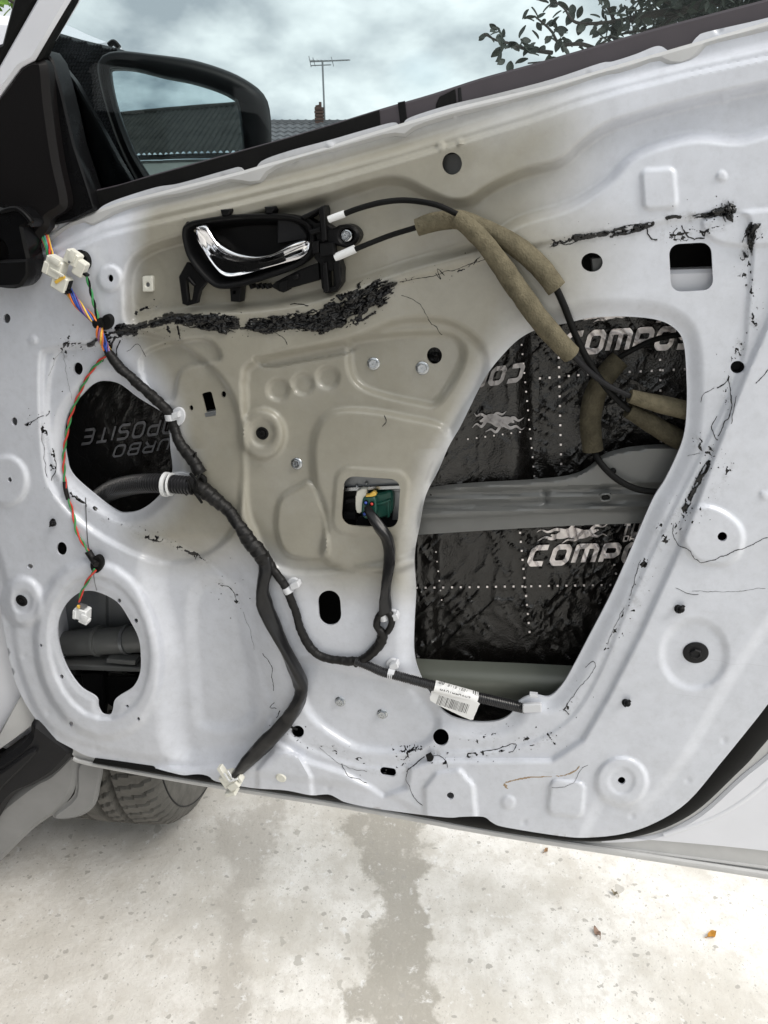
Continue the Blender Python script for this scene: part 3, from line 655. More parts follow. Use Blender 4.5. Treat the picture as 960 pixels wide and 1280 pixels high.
def tree(name, label, base, limbs, leaves, lm, sz, seedv, mass=None, nmass=0):
    rs = random.Random(seedv)
    t = empty(name, label, 'tree', base); b0 = Vector(tuple(map(float, base)))
    for nm, pts, r0, r1 in limbs:
        p = spl([np.array(q)-np.array(b0) for q in pts], 5); v, f = tube_vf(p, np.linspace(r0, r1, len(p)), 8, rough=.15)
        mk(nm, v, f, M['bark'], t)
    me = leaf_mesh('leaf', sz, lm)
    for q in leaves:
        o = bpy.data.objects.new('leaf', me); COL.objects.link(o); o.parent = t
        d = Vector((rs.uniform(-1, 1), rs.uniform(-.6, .6), rs.uniform(-.9, .5)))
        mt = basis(d, (rs.uniform(-.6, .6), rs.uniform(-1, .2), rs.uniform(.1, 1))).to_4x4(); s = rs.uniform(.7, 1.2)
        o.matrix_local = Matrix.Translation(Vector(tuple(map(float, q)))-b0) @ mt @ Matrix.Scale(s, 4)
    if nmass:
        mb = MB()
        for _ in range(nmass):
            q = mass(rs); d = Vector((rs.uniform(-1, 1), rs.uniform(-1, 1), rs.uniform(-1, .6)))
            mt = basis(d, (rs.uniform(-1, 1), rs.uniform(-1, 1), rs.uniform(0, 1))); s = sz*rs.uniform(.7, 1.2)
            V = [Vector((0, 0, 0)), Vector((.4*s, -.28*s, .05*s)), Vector((s, 0, 0)), Vector((.4*s, .28*s, .05*s))]
            mb.add([tuple(Vector(tuple(q))-b0+mt @ u) for u in V], [(0, 1, 2), (0, 2, 3)])
        mb.mk('dense_foliage', lm, t, kind='stuff', smooth=0)
    return t
def apple_tree():
    Y = 4.2; w_ = lambda x, y, dy=0: W(x, y, Y+dy)
    base = W(1010, 300, Y+.5)*[1, 1, 0]
    top = w_(1000, -60, .4)
    limbs = [('trunk', [base, base*[1, 1, 0]+[.03, 0, .8], w_(1005, 60, .4), top], .09, .05), ('limb', [w_(1000, -20, .4), w_(930, -10, .2), w_(860, 12), w_(800, 20)], .04, .014)]
    br = [[(930, -10), (860, 12), (800, 20), (770, 42), (742, 60), (700, 74), (660, 79)], [(800, 20), (760, 28), (720, 28), (705, 10), (690, 0)], [(860, 12), (820, 35), (790, 40), (750, 48)],
          [(742, 60), (725, 55), (700, 55), (690, 40), (680, 30), (668, 20)], [(690, 66), (660, 62), (640, 55), (620, 50), (605, 42)], [(770, 42), (765, 20), (755, 0), (750, -20)], [(700, 74), (690, 80), (670, 78)],
          [(860, 12), (830, 0), (800, -20), (770, -30)]]
    for b in br: limbs.append(('branch', [w_(x, y, .1*math.sin(x*.05)) for x, y in b], .010, .0035))
    rs = random.Random(4); lv = []
    seeds = [(607, 41), (611, 38), (619, 50), (626, 66), (641, 63), (652, 56), (660, 52), (641, 79), (665, 22), (668, 26), (693, 4), (694, 22), (690, 48), (686, 62), (701, 48), (712, 56), (720, 15), (742, 5), (739, 41), (750, 34), (765, 22)]
    for x, y in seeds:
        for _ in range(3): lv.append(w_(x+rs.gauss(0, 5), y+rs.gauss(0, 5), rs.uniform(-.15, .15)))
    for b in br:
        for i in range(len(b)-1):
            for _ in range(3):
                t = rs.random(); x = b[i][0]*(1-t)+b[i+1][0]*t; y = b[i][1]*(1-t)+b[i+1][1]*t
                lv.append(w_(x+rs.gauss(0, 5), y+rs.gauss(0, 5), rs.uniform(-.2, .2)))
    for _ in range(50): lv.append(w_(rs.triangular(735, 830, 815), rs.uniform(-20, 62), rs.uniform(-.3, .3)))
    def mass(r):
        x = r.triangular(770, 1080, 880); y = r.uniform(-130, 90); return w_(x, y, r.uniform(-.2, 1.0))
    tree('apple_tree', 'leafy fruit tree branch hanging over the top right of the window', base, limbs, lv, M['leaf'], .056, 3, mass, 5200)
    Y2 = 3.0; b2 = W(-60, 200, Y2)*[1, 1, 0]
    rs = random.Random(9); w2 = lambda x, y, dy=0: W(x, y, Y2+dy)
    limbs = [('trunk', [b2, b2+[0, 0, 1], w2(-90, 60), w2(-80, -60)], .05, .03), ('branch', [w2(-80, -60), w2(-40, -30), w2(0, -8), w2(20, 6)], .012, .004)]
    lv = [w2(rs.uniform(-60, 32), rs.uniform(-45, 13), rs.uniform(-.1, .1)) for _ in range(110)]
    tree('leafy_shrub', 'bright green leaves in the extreme top left corner beside the door frame', b2, limbs, lv, M['leafg'], .05, 5)
apple_tree()
# ------------------------------------------------------------------ the parked car that the door belongs to
def car():
    c = empty('parked_car', 'white car body with black wheel arch cladding and front tyre left of the open door', 'car', (-.62, 1.1, 0))
    b0 = np.array(c.location)
    def wslab(name, poly, Y, th, m, bev=.004, tilt=0.):
        """plate in the vertical plane y=Y (world), th deep, seen at poly"""
        q = np.array([W(x, y, Y) for x, y in poly])-b0; xz = q[:, [0, 2]]; ins = off2(xz, bev); mb = MB(); n = len(q)
        yy = q[:, 1]
        mb.add(np.c_[xz[:, 0], yy+th, xz[:, 1]], []); mb.add(np.c_[xz[:, 0], yy+bev, xz[:, 1]], []); mb.add(np.c_[ins[:, 0], yy, ins[:, 1]], [])
        b_ = np.roll(xz, -1, 0); ccw = .5*np.sum(xz[:, 0]*b_[:, 1]-b_[:, 0]*xz[:, 1]) > 0
        for r in (0, 1):
            for k in range(n):
                k2 = (k+1) % n; fc = (r*n+k, r*n+k2, r*n+n+k2, r*n+n+k); mb.f.append(fc if ccw else fc[::-1])
        mb.f += caps([ins], [2*n+k for k in range(n)], False)+caps([xz], list(range(n)), True)
        return mb.mk(name, m, c)
    wslab('front_fender', spl([(-300, 560), (-60, 560), (20, 640), (60, 760), (72, 860), (60, 905), (35, 922), (0, 945), (-100, 1010), (-300, 1100)], 5, True), .945, .30, M['white'], .012)
    wslab('jamb_panel', [(26, 868), (46, 893), (44, 905), (18, 925), (-12, 945), (0, 915)], .930, .01, M['hem'], .002)
    wslab('arch_cladding', spl([(-160, 1040), (-60, 985), (0, 952), (33, 926), (37, 908), (46, 905), (66, 920), (89, 939), (84, 952), (66, 970), (40, 985), (12, 1001), (-30, 1062), (-160, 1180)], 4, True), .908, .03, M['grain'], .008)
    wslab('cladding_strip', spl([(-160, 1052), (-60, 998), (0, 966), (36, 940), (42, 946), (4, 984), (-40, 1030), (-160, 1120)], 4, True), .900, .02, M['grain'], .003)
    wslab('rocker_panel', spl([(-200, 1240), (-60, 1140), (0, 1079), (40, 1040), (70, 1018), (90, 994), (97, 955), (88, 942), (60, 968), (12, 1000), (-200, 1180)], 4, True), .928, .02, M['rocker'], .008)
    wslab('inner_arch_liner', spl([(96, 955), (126, 957), (124, 985), (118, 1008), (100, 1022), (72, 1026), (66, 1018), (92, 995)], 4, True), .932, .004, M['rocker'], .006)
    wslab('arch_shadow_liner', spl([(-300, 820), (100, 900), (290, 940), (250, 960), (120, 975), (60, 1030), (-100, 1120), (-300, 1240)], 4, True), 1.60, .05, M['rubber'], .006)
    wslab('hood', spl([(40, 20), (78, 29), (105, 41), (148, 59), (146, 64), (120, 68), (60, 70), (-40, 66), (-120, 40), (-60, 18)], 4, True), 1.9, .6, M['white'], .02)
    mb = MB(); q = [W(88+i*1.5, 44+i*1.8, 1.88)-b0 for i in range(5)]
    mb.add(*tube_vf(spl([W(136, 57, 1.88)-b0, W(142, 53, 1.88)-b0, W(149, 60, 1.88)-b0], 5), .006, 6)); mb.mk('washer_nozzle', M['black'], c)
    # unseen body blocks, added to keep light off the arch and ground
    mb = MB(); mb.add(*box_vf((-.10, .92, .84-.0), (.30, 0, 0), (0, .78, 0), (0, 0, .16))); mb.mk('unseen_body_side', M['white'], c)
    mb = MB(); mb.add(*box_vf((-.52, 1.0, .30), (.30, 0, 0), (0, 1.2, 0), (0, 0, .10))); mb.mk('unseen_underbody', M['rubber'], c)
    mb = MB(); mb.add(*box_vf((-.40, -.02, .36), (.42, 0, 0), (0, .22, 0), (0, 0, .05))); mb.mk('unseen_floor_pan', M['rubber'], c)
    # unseen cabin parts added to darken the left side: roof, pillar, seat, rear door
    def bx(name, cc, a, b, d, m, sk=0.):
        mb = MB(); mb.add(*box_vf(np.array(cc)-b0, (a, 0, sk), (0, b, 0), (-sk, 0, d))); mb.mk(name, M[m], c)
    bx('unseen_roof_panel', (-1.35, -.55, 1.62), .62, 1.5, .03, 'white'); bx('unseen_headliner', (-1.35, -.55, 1.57), .58, 1.4, .02, 'grain')
    bx('unseen_seat_cushion', (-1.25, -.05, .62), .27, .30, .09, 'black'); bx('unseen_seat_backrest', (-1.25, -.42, .98), .26, .09, .36, 'black'); bx('unseen_headrest', (-1.25, -.46, 1.43), .13, .06, .09, 'black')
    bx('unseen_centre_pillar', (-.80, -.62, 1.0), .06, .14, .58, 'black'); bx('unseen_rear_door', (-.78, -1.35, .72), .07, .55, .36, 'white'); bx('unseen_rear_window', (-.82, -1.35, 1.30), .02, .52, .22, 'blackg')
    bx('unseen_door_sill', (-.82, .05, .34), .10, .95, .07, 'hem'); bx('unseen_cabin_floor', (-1.35, -.2, .34), .55, 1.4, .03, 'rubber'); bx('unseen_dashboard', (-1.35, .62, .92), .60, .22, .20, 'grain'); bx('unseen_far_side', (-1.98, -.3, .9), .04, 1.5, .5, 'black')
    # wheel
    ctp = W(214, 1010, 1.268); wc = np.array([ctp[0], 1.268, .325])-b0
    wh = empty('wheel', '', ''); del wh['label']; del wh['category']; wh.parent = c; wh.location = tuple(wc); wh.rotation_euler = (0, math.radians(2), math.radians(-5))
    R, hw = .325, .124
    prof = [(-hw+.012, R*.62), (-hw-.004, R*.70), (-hw-.008, R*.80), (-hw-.002, R*.90), (-hw+.006, R*.95), (-hw+.016, R*.972)]
    xs = np.linspace(-hw+.022, hw-.022, 46)
    for x in xs:
        u = x/hw; r = R*(1-.018*u*u-.012*u**6)
        for g in (-.056, -.019, .019, .056):
            if abs(x-g) < .0050: r -= .012
        prof.append((x, r))
    prof += [(-a, b) for a, b in prof[:6]][::-1]
    ns = 420; V = []; F = []; mprof = len(prof)
    for i in range(ns):
        a = 2*math.pi*i/ns
        for x, r in prof:
            rr = r
            if R*.955 < r:
                ph = (i/ns*70+(x*9 if abs(x) > .056 else x*22)+(.4 if x > 0 else 0)) % 1
                if ph < .16 and abs(x) > .020: rr -= .009
            elif r > R*.93 and abs(x) > hw-.02:
                if ((i/ns*70+x*9+(.4 if x > 0 else 0)) % 1) < .16: rr -= .007
            elif R*.75 < r < R*.93:
                rr += .0
            V.append((x, rr*math.cos(a), rr*math.sin(a)))
    for i in range(ns):
        for k in range(mprof-1):
            F.append((i*mprof+k, i*mprof+k+1, ((i+1) % ns)*mprof+k+1, ((i+1) % ns)*mprof+k))
    mk('tyre', V, F, mat('tyre_rubber', (.115, .11, .10), .85, bump=.0008, bscale=400, var=.3, vscale=30), wh, smooth=30)
    v, f = lathe_vf((-.09, 0, 0), [(.2, 0), (.205, .01), (.195, .03), (.19, .15), (.205, .178), (.2, .185), (.18, .17), (.06, .14), (.03, .15), (0, .15)], 48, (1, 0, 0)); mk('rim', v, f, M['steel'], wh)
    # bead rings on the sidewall
    for rr in (.225, .262, .288):
        pts = [(hw+.003, rr*math.cos(a), rr*math.sin(a)) for a in np.linspace(0, 2*math.pi, 97)]
        v, f = tube_vf(pts, .0016, 6); mk('sidewall_rib', v, f, M['grain'], wh)
car()
# ------------------------------------------------------------------ shed behind the camera, seen in the wing mirror
MC = loc2w(P(222, 150, -.15)); dv = (MC-CAM)/np.linalg.norm(MC-CAM)
rv = np.array([.22, -.97, .145]); rv /= np.linalg.norm(rv); MN = rv-dv; MN /= np.linalg.norm(MN)
def shed():
    c3 = MC+rv*15.0; c = np.array([c3[0], c3[1], 0]); s = empty('shed', 'low shed with weathered corrugated cement roof reflected in the wing mirror', 'shed', c, math.atan2(rv[0], -rv[1])+.50)
    # local: +y points towards the door
    ev, rg, dep, hw = 2.15, 4.45, 3.6, 7.5
    mb = MB(); mb.add(*box_vf((0, -dep*.5-.2, ev/2-.1), (hw-.3, 0, 0), (0, dep*.5, 0), (0, 0, ev/2-.12))); mb.mk('wall', M['plaster'], s)
    mb = MB(); mb.add(*box_vf((0, .02, ev-.12), (hw, 0, 0), (0, .03, 0), (0, 0, .10))); mb.mk('fascia', mat('dark_wood', (.03, .027, .025), .8), s)
    sheets = 14; rows = 3
    for r in range(rows):
        for k in range(sheets):
            n = 40; V = []; F = []; x0 = -hw+k*2*hw/sheets; x1 = x0+2*hw/sheets+.03
            t0 = r/rows-.01; t1 = (r+1)/rows+.03
            for i in range(n+1):
                x = x0+(x1-x0)*i/n; z = .045*math.cos(2*math.pi*x/.27)+.014*r*0
                for t, dz in ((t0, .022), (t1, 0)):
                    V.append((x, .3-t*dep, ev+(rg-ev)*t+z+dz+.004*(k % 2)+.01*r*0)); V.append((x, .3-t*dep, ev+(rg-ev)*t+z+dz+.004*(k % 2)-.008))
            for i in range(n):
                a = i*4; F += [(a, a+2, a+6, a+4), (a+1, a+5, a+7, a+3), (a, a+4, a+5, a+1), (a+2, a+3, a+7, a+6)]
            mk('roof_sheet', V, F, M['asb'], s, smooth=60)
    mb = MB()
    mb.add(*tube_vf([(-hw, .3-dep, rg+.05), (-1.5, .3-dep, rg+.06), (hw, .3-dep, rg+.05)], .11, 8)); mb.mk('roof_ridge', M['asb'], s)
shed()
# ------------------------------------------------------------------ THE DOOR
door = empty('car_door', 'open white car door with its trim removed, bare metal inside facing the viewer', 'car door', R0, -YAW)
panel = build_panel(door)
def PS(x, y, lift=0.0): return P(x, y, Hf(x, y)+lift)
# outer shell: flange plate, walls and skin
O2 = [(58, 880), (78, 925), (92, 949), (110, 956), (200, 972), (290, 987), (440, 1010), (620, 1043), (800, 1071), (960, 1096), (1080, 1112), (1160, 1080), (1200, 950), (1230, 600), (1240, 200), (1200, -30), (1150, -60), (1100, -20), (960, 26), (690, 104), (560, 136), (412, 181), (300, 214), (150, 252), (95, 272), (40, 305), (-30, 420), (-20, 560), (0, 700), (20, 830)]
def outer_shell():
    o2 = resamp(np.array(O2, float), 12, True)
    hole = resamp(off2(resamp(spl(OUT, 3, True), 10, True), 16), 14, True)
    slab('door_flange', o2, -.010, -.016, M['hem'], door, .003, [hole])
    # walls of the shell and its skin
    q = P(o2[:, 0], o2[:, 1], -.012); n = len(q); mb = MB()
    for yy, k in ((.0125, 0), (.05, 0), (.085, .008), (.094, .03)):
        xz = off2(q[:, [0, 2]], k+.002); mb.add(np.c_[xz[:, 0], np.full(n, yy), xz[:, 1]], [])
    xz0 = q[:, [0, 2]]; b_ = np.roll(xz0, -1, 0); ccw = .5*np.sum(xz0[:, 0]*b_[:, 1]-b_[:, 0]*xz0[:, 1]) > 0
    for r in range(3):
        for k in range(n):
            fc = (r*n+k, r*n+(k+1) % n, (r+1)*n+(k+1) % n, (r+1)*n+k); mb.f.append(fc[::-1] if ccw else fc)
    mb.f += caps([off2(xz0, .032)], [3*n+k for k in range(n)], True)
    mb.mk('outer_skin', M['white'], door)
    # rolled hem along the bottom and the step above it at the rear
    hem = spl([(92, 951), (110, 957), (200, 973.5), (290, 988.5), (440, 1012), (620, 1044.5), (800, 1072.5), (960, 1097), (1100, 1118)], 6)
    v, f = tube_vf(P(hem[:, 0], hem[:, 1]-3, -.006), np.linspace(.0035, .006, len(hem)), 8, flat=.7); mk('hem_bead', v, f, M['hem'], door)
    st = spl([(560, 1034), (640, 1046), (720, 1054), (820, 1066), (960, 1084), (1100, 1102)], 6)
    v, f = tube_vf(P(st[:, 0], st[:, 1], -.0105), np.linspace(.0015, .003, len(st)), 8); mk('hem_crease', v, f, M['hem'], door)
    # raised rear corner of the skin behind the seal
    slab('rear_corner_skin', spl([(752, 1051), (790, 1050), (828, 1043), (876, 1018), (926, 973), (967, 938), (1014, 878), (1062, 780), (1094, 640), (1130, 400), (1210, 400), (1215, 700), (1170, 1000), (1120, 1088), (1040, 1078), (960, 1066), (860, 1056), (780, 1050)], 4, True), -.0055, -.012, M['white'], door, .003)
    rb = spl([(830, 1044), (900, 1018), (960, 975), (1020, 905), (1070, 800)], 6)
    v, f = tube_vf(P(rb[:, 0], rb[:, 1], -.0065), .004, 8, flat=.5); mk('skin_rib', v, f, M['white'], door)
outer_shell()
slab('dark_foil_backing', [(40, 700), (10, 520), (20, 320), (120, 275), (500, 170), (940, 50), (1060, 60), (1060, 600), (930, 900), (800, 1000), (500, 990), (120, 930), (60, 860)], -.0905, -.0925, M['rubber'], door, .001)  # foil lining drawn black behind every hole, added to darken the cavity
def seal():
    up = [(120, 946), (270, 965), (440, 985), (600, 1012), (700, 1034), (760, 1036), (820, 1014), (860, 985), (900, 938), (935, 890), (960, 856), (1010, 785), (1055, 670), (1090, 450), (1098, 200)]
    lo = [(120, 951), (270, 978), (440, 1004), (600, 1035), (700, 1048), (765, 1048.5), (822, 1038), (870, 1014), (918, 970), (945, 942), (985, 890), (1030, 800), (1072, 685), (1106, 450), (1116, 200)]
    a = spl(up, 6); b = spl(lo, 6); n = len(a); mb = MB(); R = 8
    pa = P(a[:, 0], a[:, 1], -.004); pb = P(b[:, 0], b[:, 1], -.008)
    for k in range(R+1):
        t = k/R; q = pa*(1-t)+pb*t; q[:, 1] -= .009*math.sin(math.pi*t)**.7; mb.add(q, [])
    for k in range(R):
        for i in range(n-1): mb.f.append((k*n+i, (k+1)*n+i, (k+1)*n+i+1, k*n+i+1))
    mb.mk('weatherstrip', M['rubber'], door, smooth=180)
seal()
# belt line: rubber and glass
BL = [(60, 250), (142, 232), (187, 219), (281, 193), (360, 171), (420, 153), (478, 135), (540, 117), (600, 97.5), (660, 81), (740, 58), (810, 37.5), (880, 19), (945, 2), (1020, -18), (1120, -44)]
bl = spl(BL, 4); blo = [(1120, 30), (960, 60), (864, 90), (690, 130), (562, 160), (412, 205), (300, 240), (150, 285), (60, 300)]
slab('belt_weatherstrip', np.vstack([bl, spl(blo, 2)]), -.020, -.030, M['mauve'], door, .002)  # whole strip in the painted reflection tone, black stretches laid over it
slab('belt_seal_section', [(54, 254), (142, 233.5), (187, 220.5), (281, 194.5), (360, 172.5), (420, 154.5), (474, 137.5), (477, 175), (412, 215), (300, 250), (150, 290), (60, 305)], -.0185, -.0199, M['rubber'], door, .0008)
slab('belt_seal_section', [(549, 121), (569, 111), (573, 160), (541, 160), (545, 130)], -.0185, -.0199, M['rubber'], door, .0008)
slab('seal_lip', [(497, 128), (506, 126), (510, 160), (501, 160)], -.0187, -.0199, M['black'], door, .0005)
slab('seal_lip', [(572, 110), (576, 109), (579, 140), (574, 141)], -.0187, -.0199, M['grain'], door, .0005)
slab('window_glass', [(40, 300), (-20, 250), (40, 80), (92, -30), (120, -90), (700, -190), (1100, -190), (1180, -100), (1150, 20), (960, 60), (690, 125), (412, 200), (150, 270)], -.034, -.038, M['glass'], door, .0005)
# window frame on the hinge side
slab('frame_seal', [(30, -60), (72, -60), (45, 0), (-8, 92), (-40, 150), (-60, 110), (-20, 60), (0, 54)], .010, -.006, M['rubber'], door, .004)
slab('window_frame', [(71, -60), (110, -60), (86, 0), (58, 47), (42, 74), (24, 84), (0, 116), (-40, 180), (-55, 150), (-8, 92), (44, 0)], .012, -.004, M['white'], door, .003)
slab('frame_inner_seal', [(109, -60), (115, -60), (90.5, 1), (63, 49), (56, 66), (48, 76), (42, 76), (58, 47), (86, 0)], .009, .000, M['rubber'], door, .002)
slab('sail_trim', spl([(-60, 200), (-30, 150), (2, 110), (24, 80), (42, 72), (55, 80), (60, 130), (70, 200), (80, 246), (78, 262), (60, 274), (57, 285), (46, 299), (36, 312), (32, 328), (-20, 330), (-60, 320)], 3, True), .010, -.006, mat('satin_black_trim', (.006, .0052, .0055), .38, spec=.2, rvar=.08, vscale=9), door, .006)
slab('sail_backing', [(50, 64), (56, 62), (66, 76), (78, 120), (92, 180), (112, 240), (118, 262), (90, 276), (64, 282), (50, 250)], -.006, -.031, M['blackg'], door, .002)
slab('trim_bracket', spl([(-40, 258), (8, 262), (22, 258), (38, 272), (37, 284), (27, 284), (36, 325), (34, 345), (27, 356), (17, 361), (-5, 359), (-40, 350)], 2, True), .030, .004, M['blackg'], door, .003, [ell(-6, 318, 14, 19)])
slab('bracket_foot', [(2, 325), (33, 324), (35, 345), (26, 358), (10, 360), (-8, 358), (-8, 327)], .034, .020, M['black'], door, .003)
slab('trim_rib', spl([(0, 262), (20, 258), (38, 274), (36, 279), (28, 270), (18, 264), (0, 267)], 3, True), .0335, .028, M['black'], door, .0012)
slab('jamb_clip', [(56, 272), (64, 270), (69, 284), (62, 289)], -.006, -.012, M['hem'], door, .001)
slab('sail_panel', resamp(np.array([(50, 58), (56, 63), (75, 80), (92, 101), (110, 132), (130, 168), (146, 198), (162, 224), (172, 250), (120, 280), (50, 300)], float), 7, True), -.042, -.052, M['blackg'], door, .002)
# ------------------------------------------------------------------ wing mirror
def mirror():
    mr = empty('wing_mirror', '', ''); del mr['label']; del mr['category']; mr.parent = door
    loc = [float(q) for q in P(222, 150, -.15)]; mr.location = loc
    n_l = Vector((MN @ XA, MN @ YA, MN[2])); zc = n_l; up = Vector((0, 0, 1)); xa = up.cross(zc).normalized(); ya = zc.cross(xa)
    # plane of the glass: find points on it from the picture
    LOC = np.array(loc); nl = np.array(n_l)
    def onp(px, py, off=0.0):
        d = ray(px, py); dl = np.array([d @ XA, d @ YA, d[2]]); c0 = np.array([(CAM-R0) @ XA, (CAM-R0) @ YA, CAM[2]])
        t = ((LOC+nl*off-c0) @ nl)/(dl @ nl); return c0+dl*t-LOC
    def rel(poly, off): return np.array([onp(x, y, off) for x, y in poly])
    gl = spl([(138, 92), (141, 85), (170, 87), (205, 96), (240, 103), (270, 112), (290, 121), (298, 130), (303, 160), (306, 195), (302, 215), (270, 235), (200, 240), (190, 225), (168, 190), (152, 150), (143, 120)], 4, True)
    g3 = rel(gl, 0); cen = g3.mean(0); ux = np.array(xa); uy = np.array(ya); Rc = 1.5
    rings = 16; V = []; F = []; n = len(g3)
    def sag(p): return p-nl*(((p-cen) @ ux)**2+((p-cen) @ uy)**2)/(2*Rc)
    V.append(sag(cen))
    for r in range(1, rings+1):
        for k in range(n): V.append(sag(cen+(g3[k]-cen)*r/rings))
    for k in range(n): F.append((0, 1+k, 1+(k+1) % n))
    for r in range(rings-1):
        for k in range(n): F.append((1+r*n+k, 1+(r+1)*n+k, 1+(r+1)*n+(k+1) % n, 1+r*n+(k+1) % n))
    mk('mirror_glass', V, F, M['mirror'], mr, smooth=180)
    # rim and housing as nested loops from the glass outwards and back
    ro = spl([(122, 88), (128, 70), (150, 64), (190, 68), (240, 75), (285, 89), (312, 103), (328, 116), (336, 132), (339, 160), (338, 200), (330, 235), (290, 262), (200, 266), (176, 235), (152, 190), (134, 140)], 4, True)
    out3 = rel(resamp(ro, 1e9 if False else (np.linalg.norm(np.diff(np.vstack([ro, ro[:1]]), axis=0), axis=1).sum()/n), True)[:n], 0.0)
    loops = [(g3*1.0, .0, 0), (g3, .010, .0), (g3+(out3-g3)*.35, .016, 0), (g3+(out3-g3)*.75, .014, 0), (out3, .002, 0), (out3, -.03, 0), (cen+(out3-cen)*.96, -.06, 0), (cen+(out3-cen)*.82, -.09, 0), (cen+(out3-cen)*.5, -.11, 0), (cen+(out3-cen)*.1, -.115, 0)]
    V = np.concatenate([l+nl*o for l, o, _ in loops]); F = []
    for r in range(len(loops)-1):
        for k in range(n): F.append((r*n+k, (r+1)*n+k, (r+1)*n+(k+1) % n, r*n+(k+1) % n))
    F.append(tuple((len(loops)-1)*n+k for k in range(n)))
    mk('mirror_housing', V, F, M['black'], mr, smooth=60)
    # carbon textured foot of the mirror, on the outside of the sail
    poly = resamp(np.array([(66, 39), (100, 49), (150, 61), (160, 66), (138, 72), (130, 84), (129, 96), (134, 122), (141, 150), (150, 180), (152, 202), (130, 170), (110, 132), (92, 101), (75, 80), (55, 63)], float), 6, True)
    v, f = slab_vf(poly, -.150, -.19, .003); v = np.array(v)-LOC
    mk('mirror_foot', v, f, M['carbon'], mr)
    # woven relief: small staggered ribs
    mb = MB()
    for r in range(34):
        for k in range(26):
            x = 50+k*4.2+(r % 2)*2.1; y = 40+r*4.6
            if sdf(np.array([x]), np.array([y]), poly, far=20)[0] > 2.5:
                c = P(x, y, -.1497)-LOC; mb.add(*box_vf(c, (.0018, 0, .0009), (0, .0006, 0), (-.0004, 0, .0016)))
    mb.mk('foot_weave', M['grain'], mr, kind='stuff')
    slab_b = slab_vf([(100, 130), (150, 200), (185, 250), (120, 280), (70, 262), (62, 90)], -.16, -.175, .003)
    mk('mirror_arm', np.array(slab_b[0])-LOC, slab_b[1], M['blackg'], mr)
mirror()
# ------------------------------------------------------------------ inside the door
def hgrid(name, poly, hfun, m, step=2.4, **k):
    """surface with relief: a field of points inside poly, hfun(px,py)->height"""
    lo = resamp(np.asarray(poly), step, True)
    gx, gy = np.meshgrid(np.arange(lo[:, 0].min(), lo[:, 0].max(), step), np.arange(lo[:, 1].min(), lo[:, 1].max(), step))
    X = gx.ravel(); Y = gy.ravel(); kp = sdf(X, Y, lo, far=6) > step*.5; n = len(lo)
    P2 = list(map(tuple, lo))+list(zip(X[kp], Y[kp]))
    r = delaunay_2d_cdt([Vector((float(a), float(b))) for a, b in P2], [(i, (i+1) % n) for i in range(n)], [], 0, 1e-4)
    V = np.array([(v[0], v[1]) for v in r[0]]); F = np.array([tuple(f) for f in r[2]])
    c = V[F].mean(1); F = F[sdf(c[:, 0], c[:, 1], lo, far=3) > 0]
    Q = P(V[:, 0], V[:, 1], hfun(V[:, 0], V[:, 1]))
    a, b, c = Q[F[:, 0]], Q[F[:, 1]], Q[F[:, 2]]; nn = np.cross(b-a, c-a)[:, 1]; F[nn > 0] = F[nn > 0][:, ::-1]
    # thickness: back copy
    nv = len(Q); Qb = Q.copy(); Qb[:, 1] += .0012
    Fb = F[:, ::-1]+nv
    return mk(name, np.vstack([Q, Qb]), [tuple(f) for f in np.vstack([F, Fb])], m, door, **k)
def crink(x, y, s, amp):
    def ridge(th, lx, ly, sd, pw):
        c_, s_ = math.cos(th), math.sin(th); u = x*c_+y*s_; v = -x*s_+y*c_
        v = v+9*(fbm(u/40, v/40, sd+2, 2)-.5)
        return (1-np.abs(2*fbm(u/lx, v/ly, sd, 2)-1))**pw*ss((fbm(x/45, y/45, sd+7, 2)-.38)/.2)
    return amp*(.42*ridge(.12+s*.03, 90, 11, s, 9)+.42*ridge(-.75, 70, 16, s+4, 11)+.40*ridge(.9, 60, 14, s+6, 12)+.35*ridge(1.5, 60, 22, s+8, 14)+.10*fbm(x/9, y/9, s+9, 2))+.004*fbm(x/80, y/80, s+1, 2)
SH1 = lambda x, y: -.082+crink(x, y, 11, .0065)
SH2 = lambda x, y: -.062-.020*ss((x-640)/30)+.010*ss((600-x)/60)+crink(x, y, 23, .0045)
SH3 = lambda x, y: -.080+crink(x, y, 37, .0070)+.012*ss((552-x)/14)
SH4 = lambda x, y: -.078+crink(x, y, 51, .0030)
hgrid('damping_sheet', [(664, 380), (900, 370), (905, 585), (700, 610), (668, 604)], SH1, M['foil'], label='crinkled black foil sheet in the upper right of the large opening')
hgrid('damping_sheet', [(520, 390), (672, 376), (676, 602), (640, 612), (500, 625)], SH2, M['foil'], label='darker black foil sheet with upside down print, upper left of the large opening')
hgrid('damping_sheet', [(500, 650), (840, 640), (800, 836), (500, 832)], SH3, M['foil'], label='crinkled black foil sheet below the cross beam')
hgrid('damping_sheet', [(70, 455), (235, 455), (235, 660), (70, 660)], SH4, M['foil'], label='dark foil sheet inside the left opening with rotated print')
SH5 = lambda x, y: -.066+crink(x, y, 61, .003)
hgrid('damping_sheet', [(560, 868), (670, 868), (670, 912), (560, 912)], SH5, M['foil'], label='dark foil scrap under the lower rail')
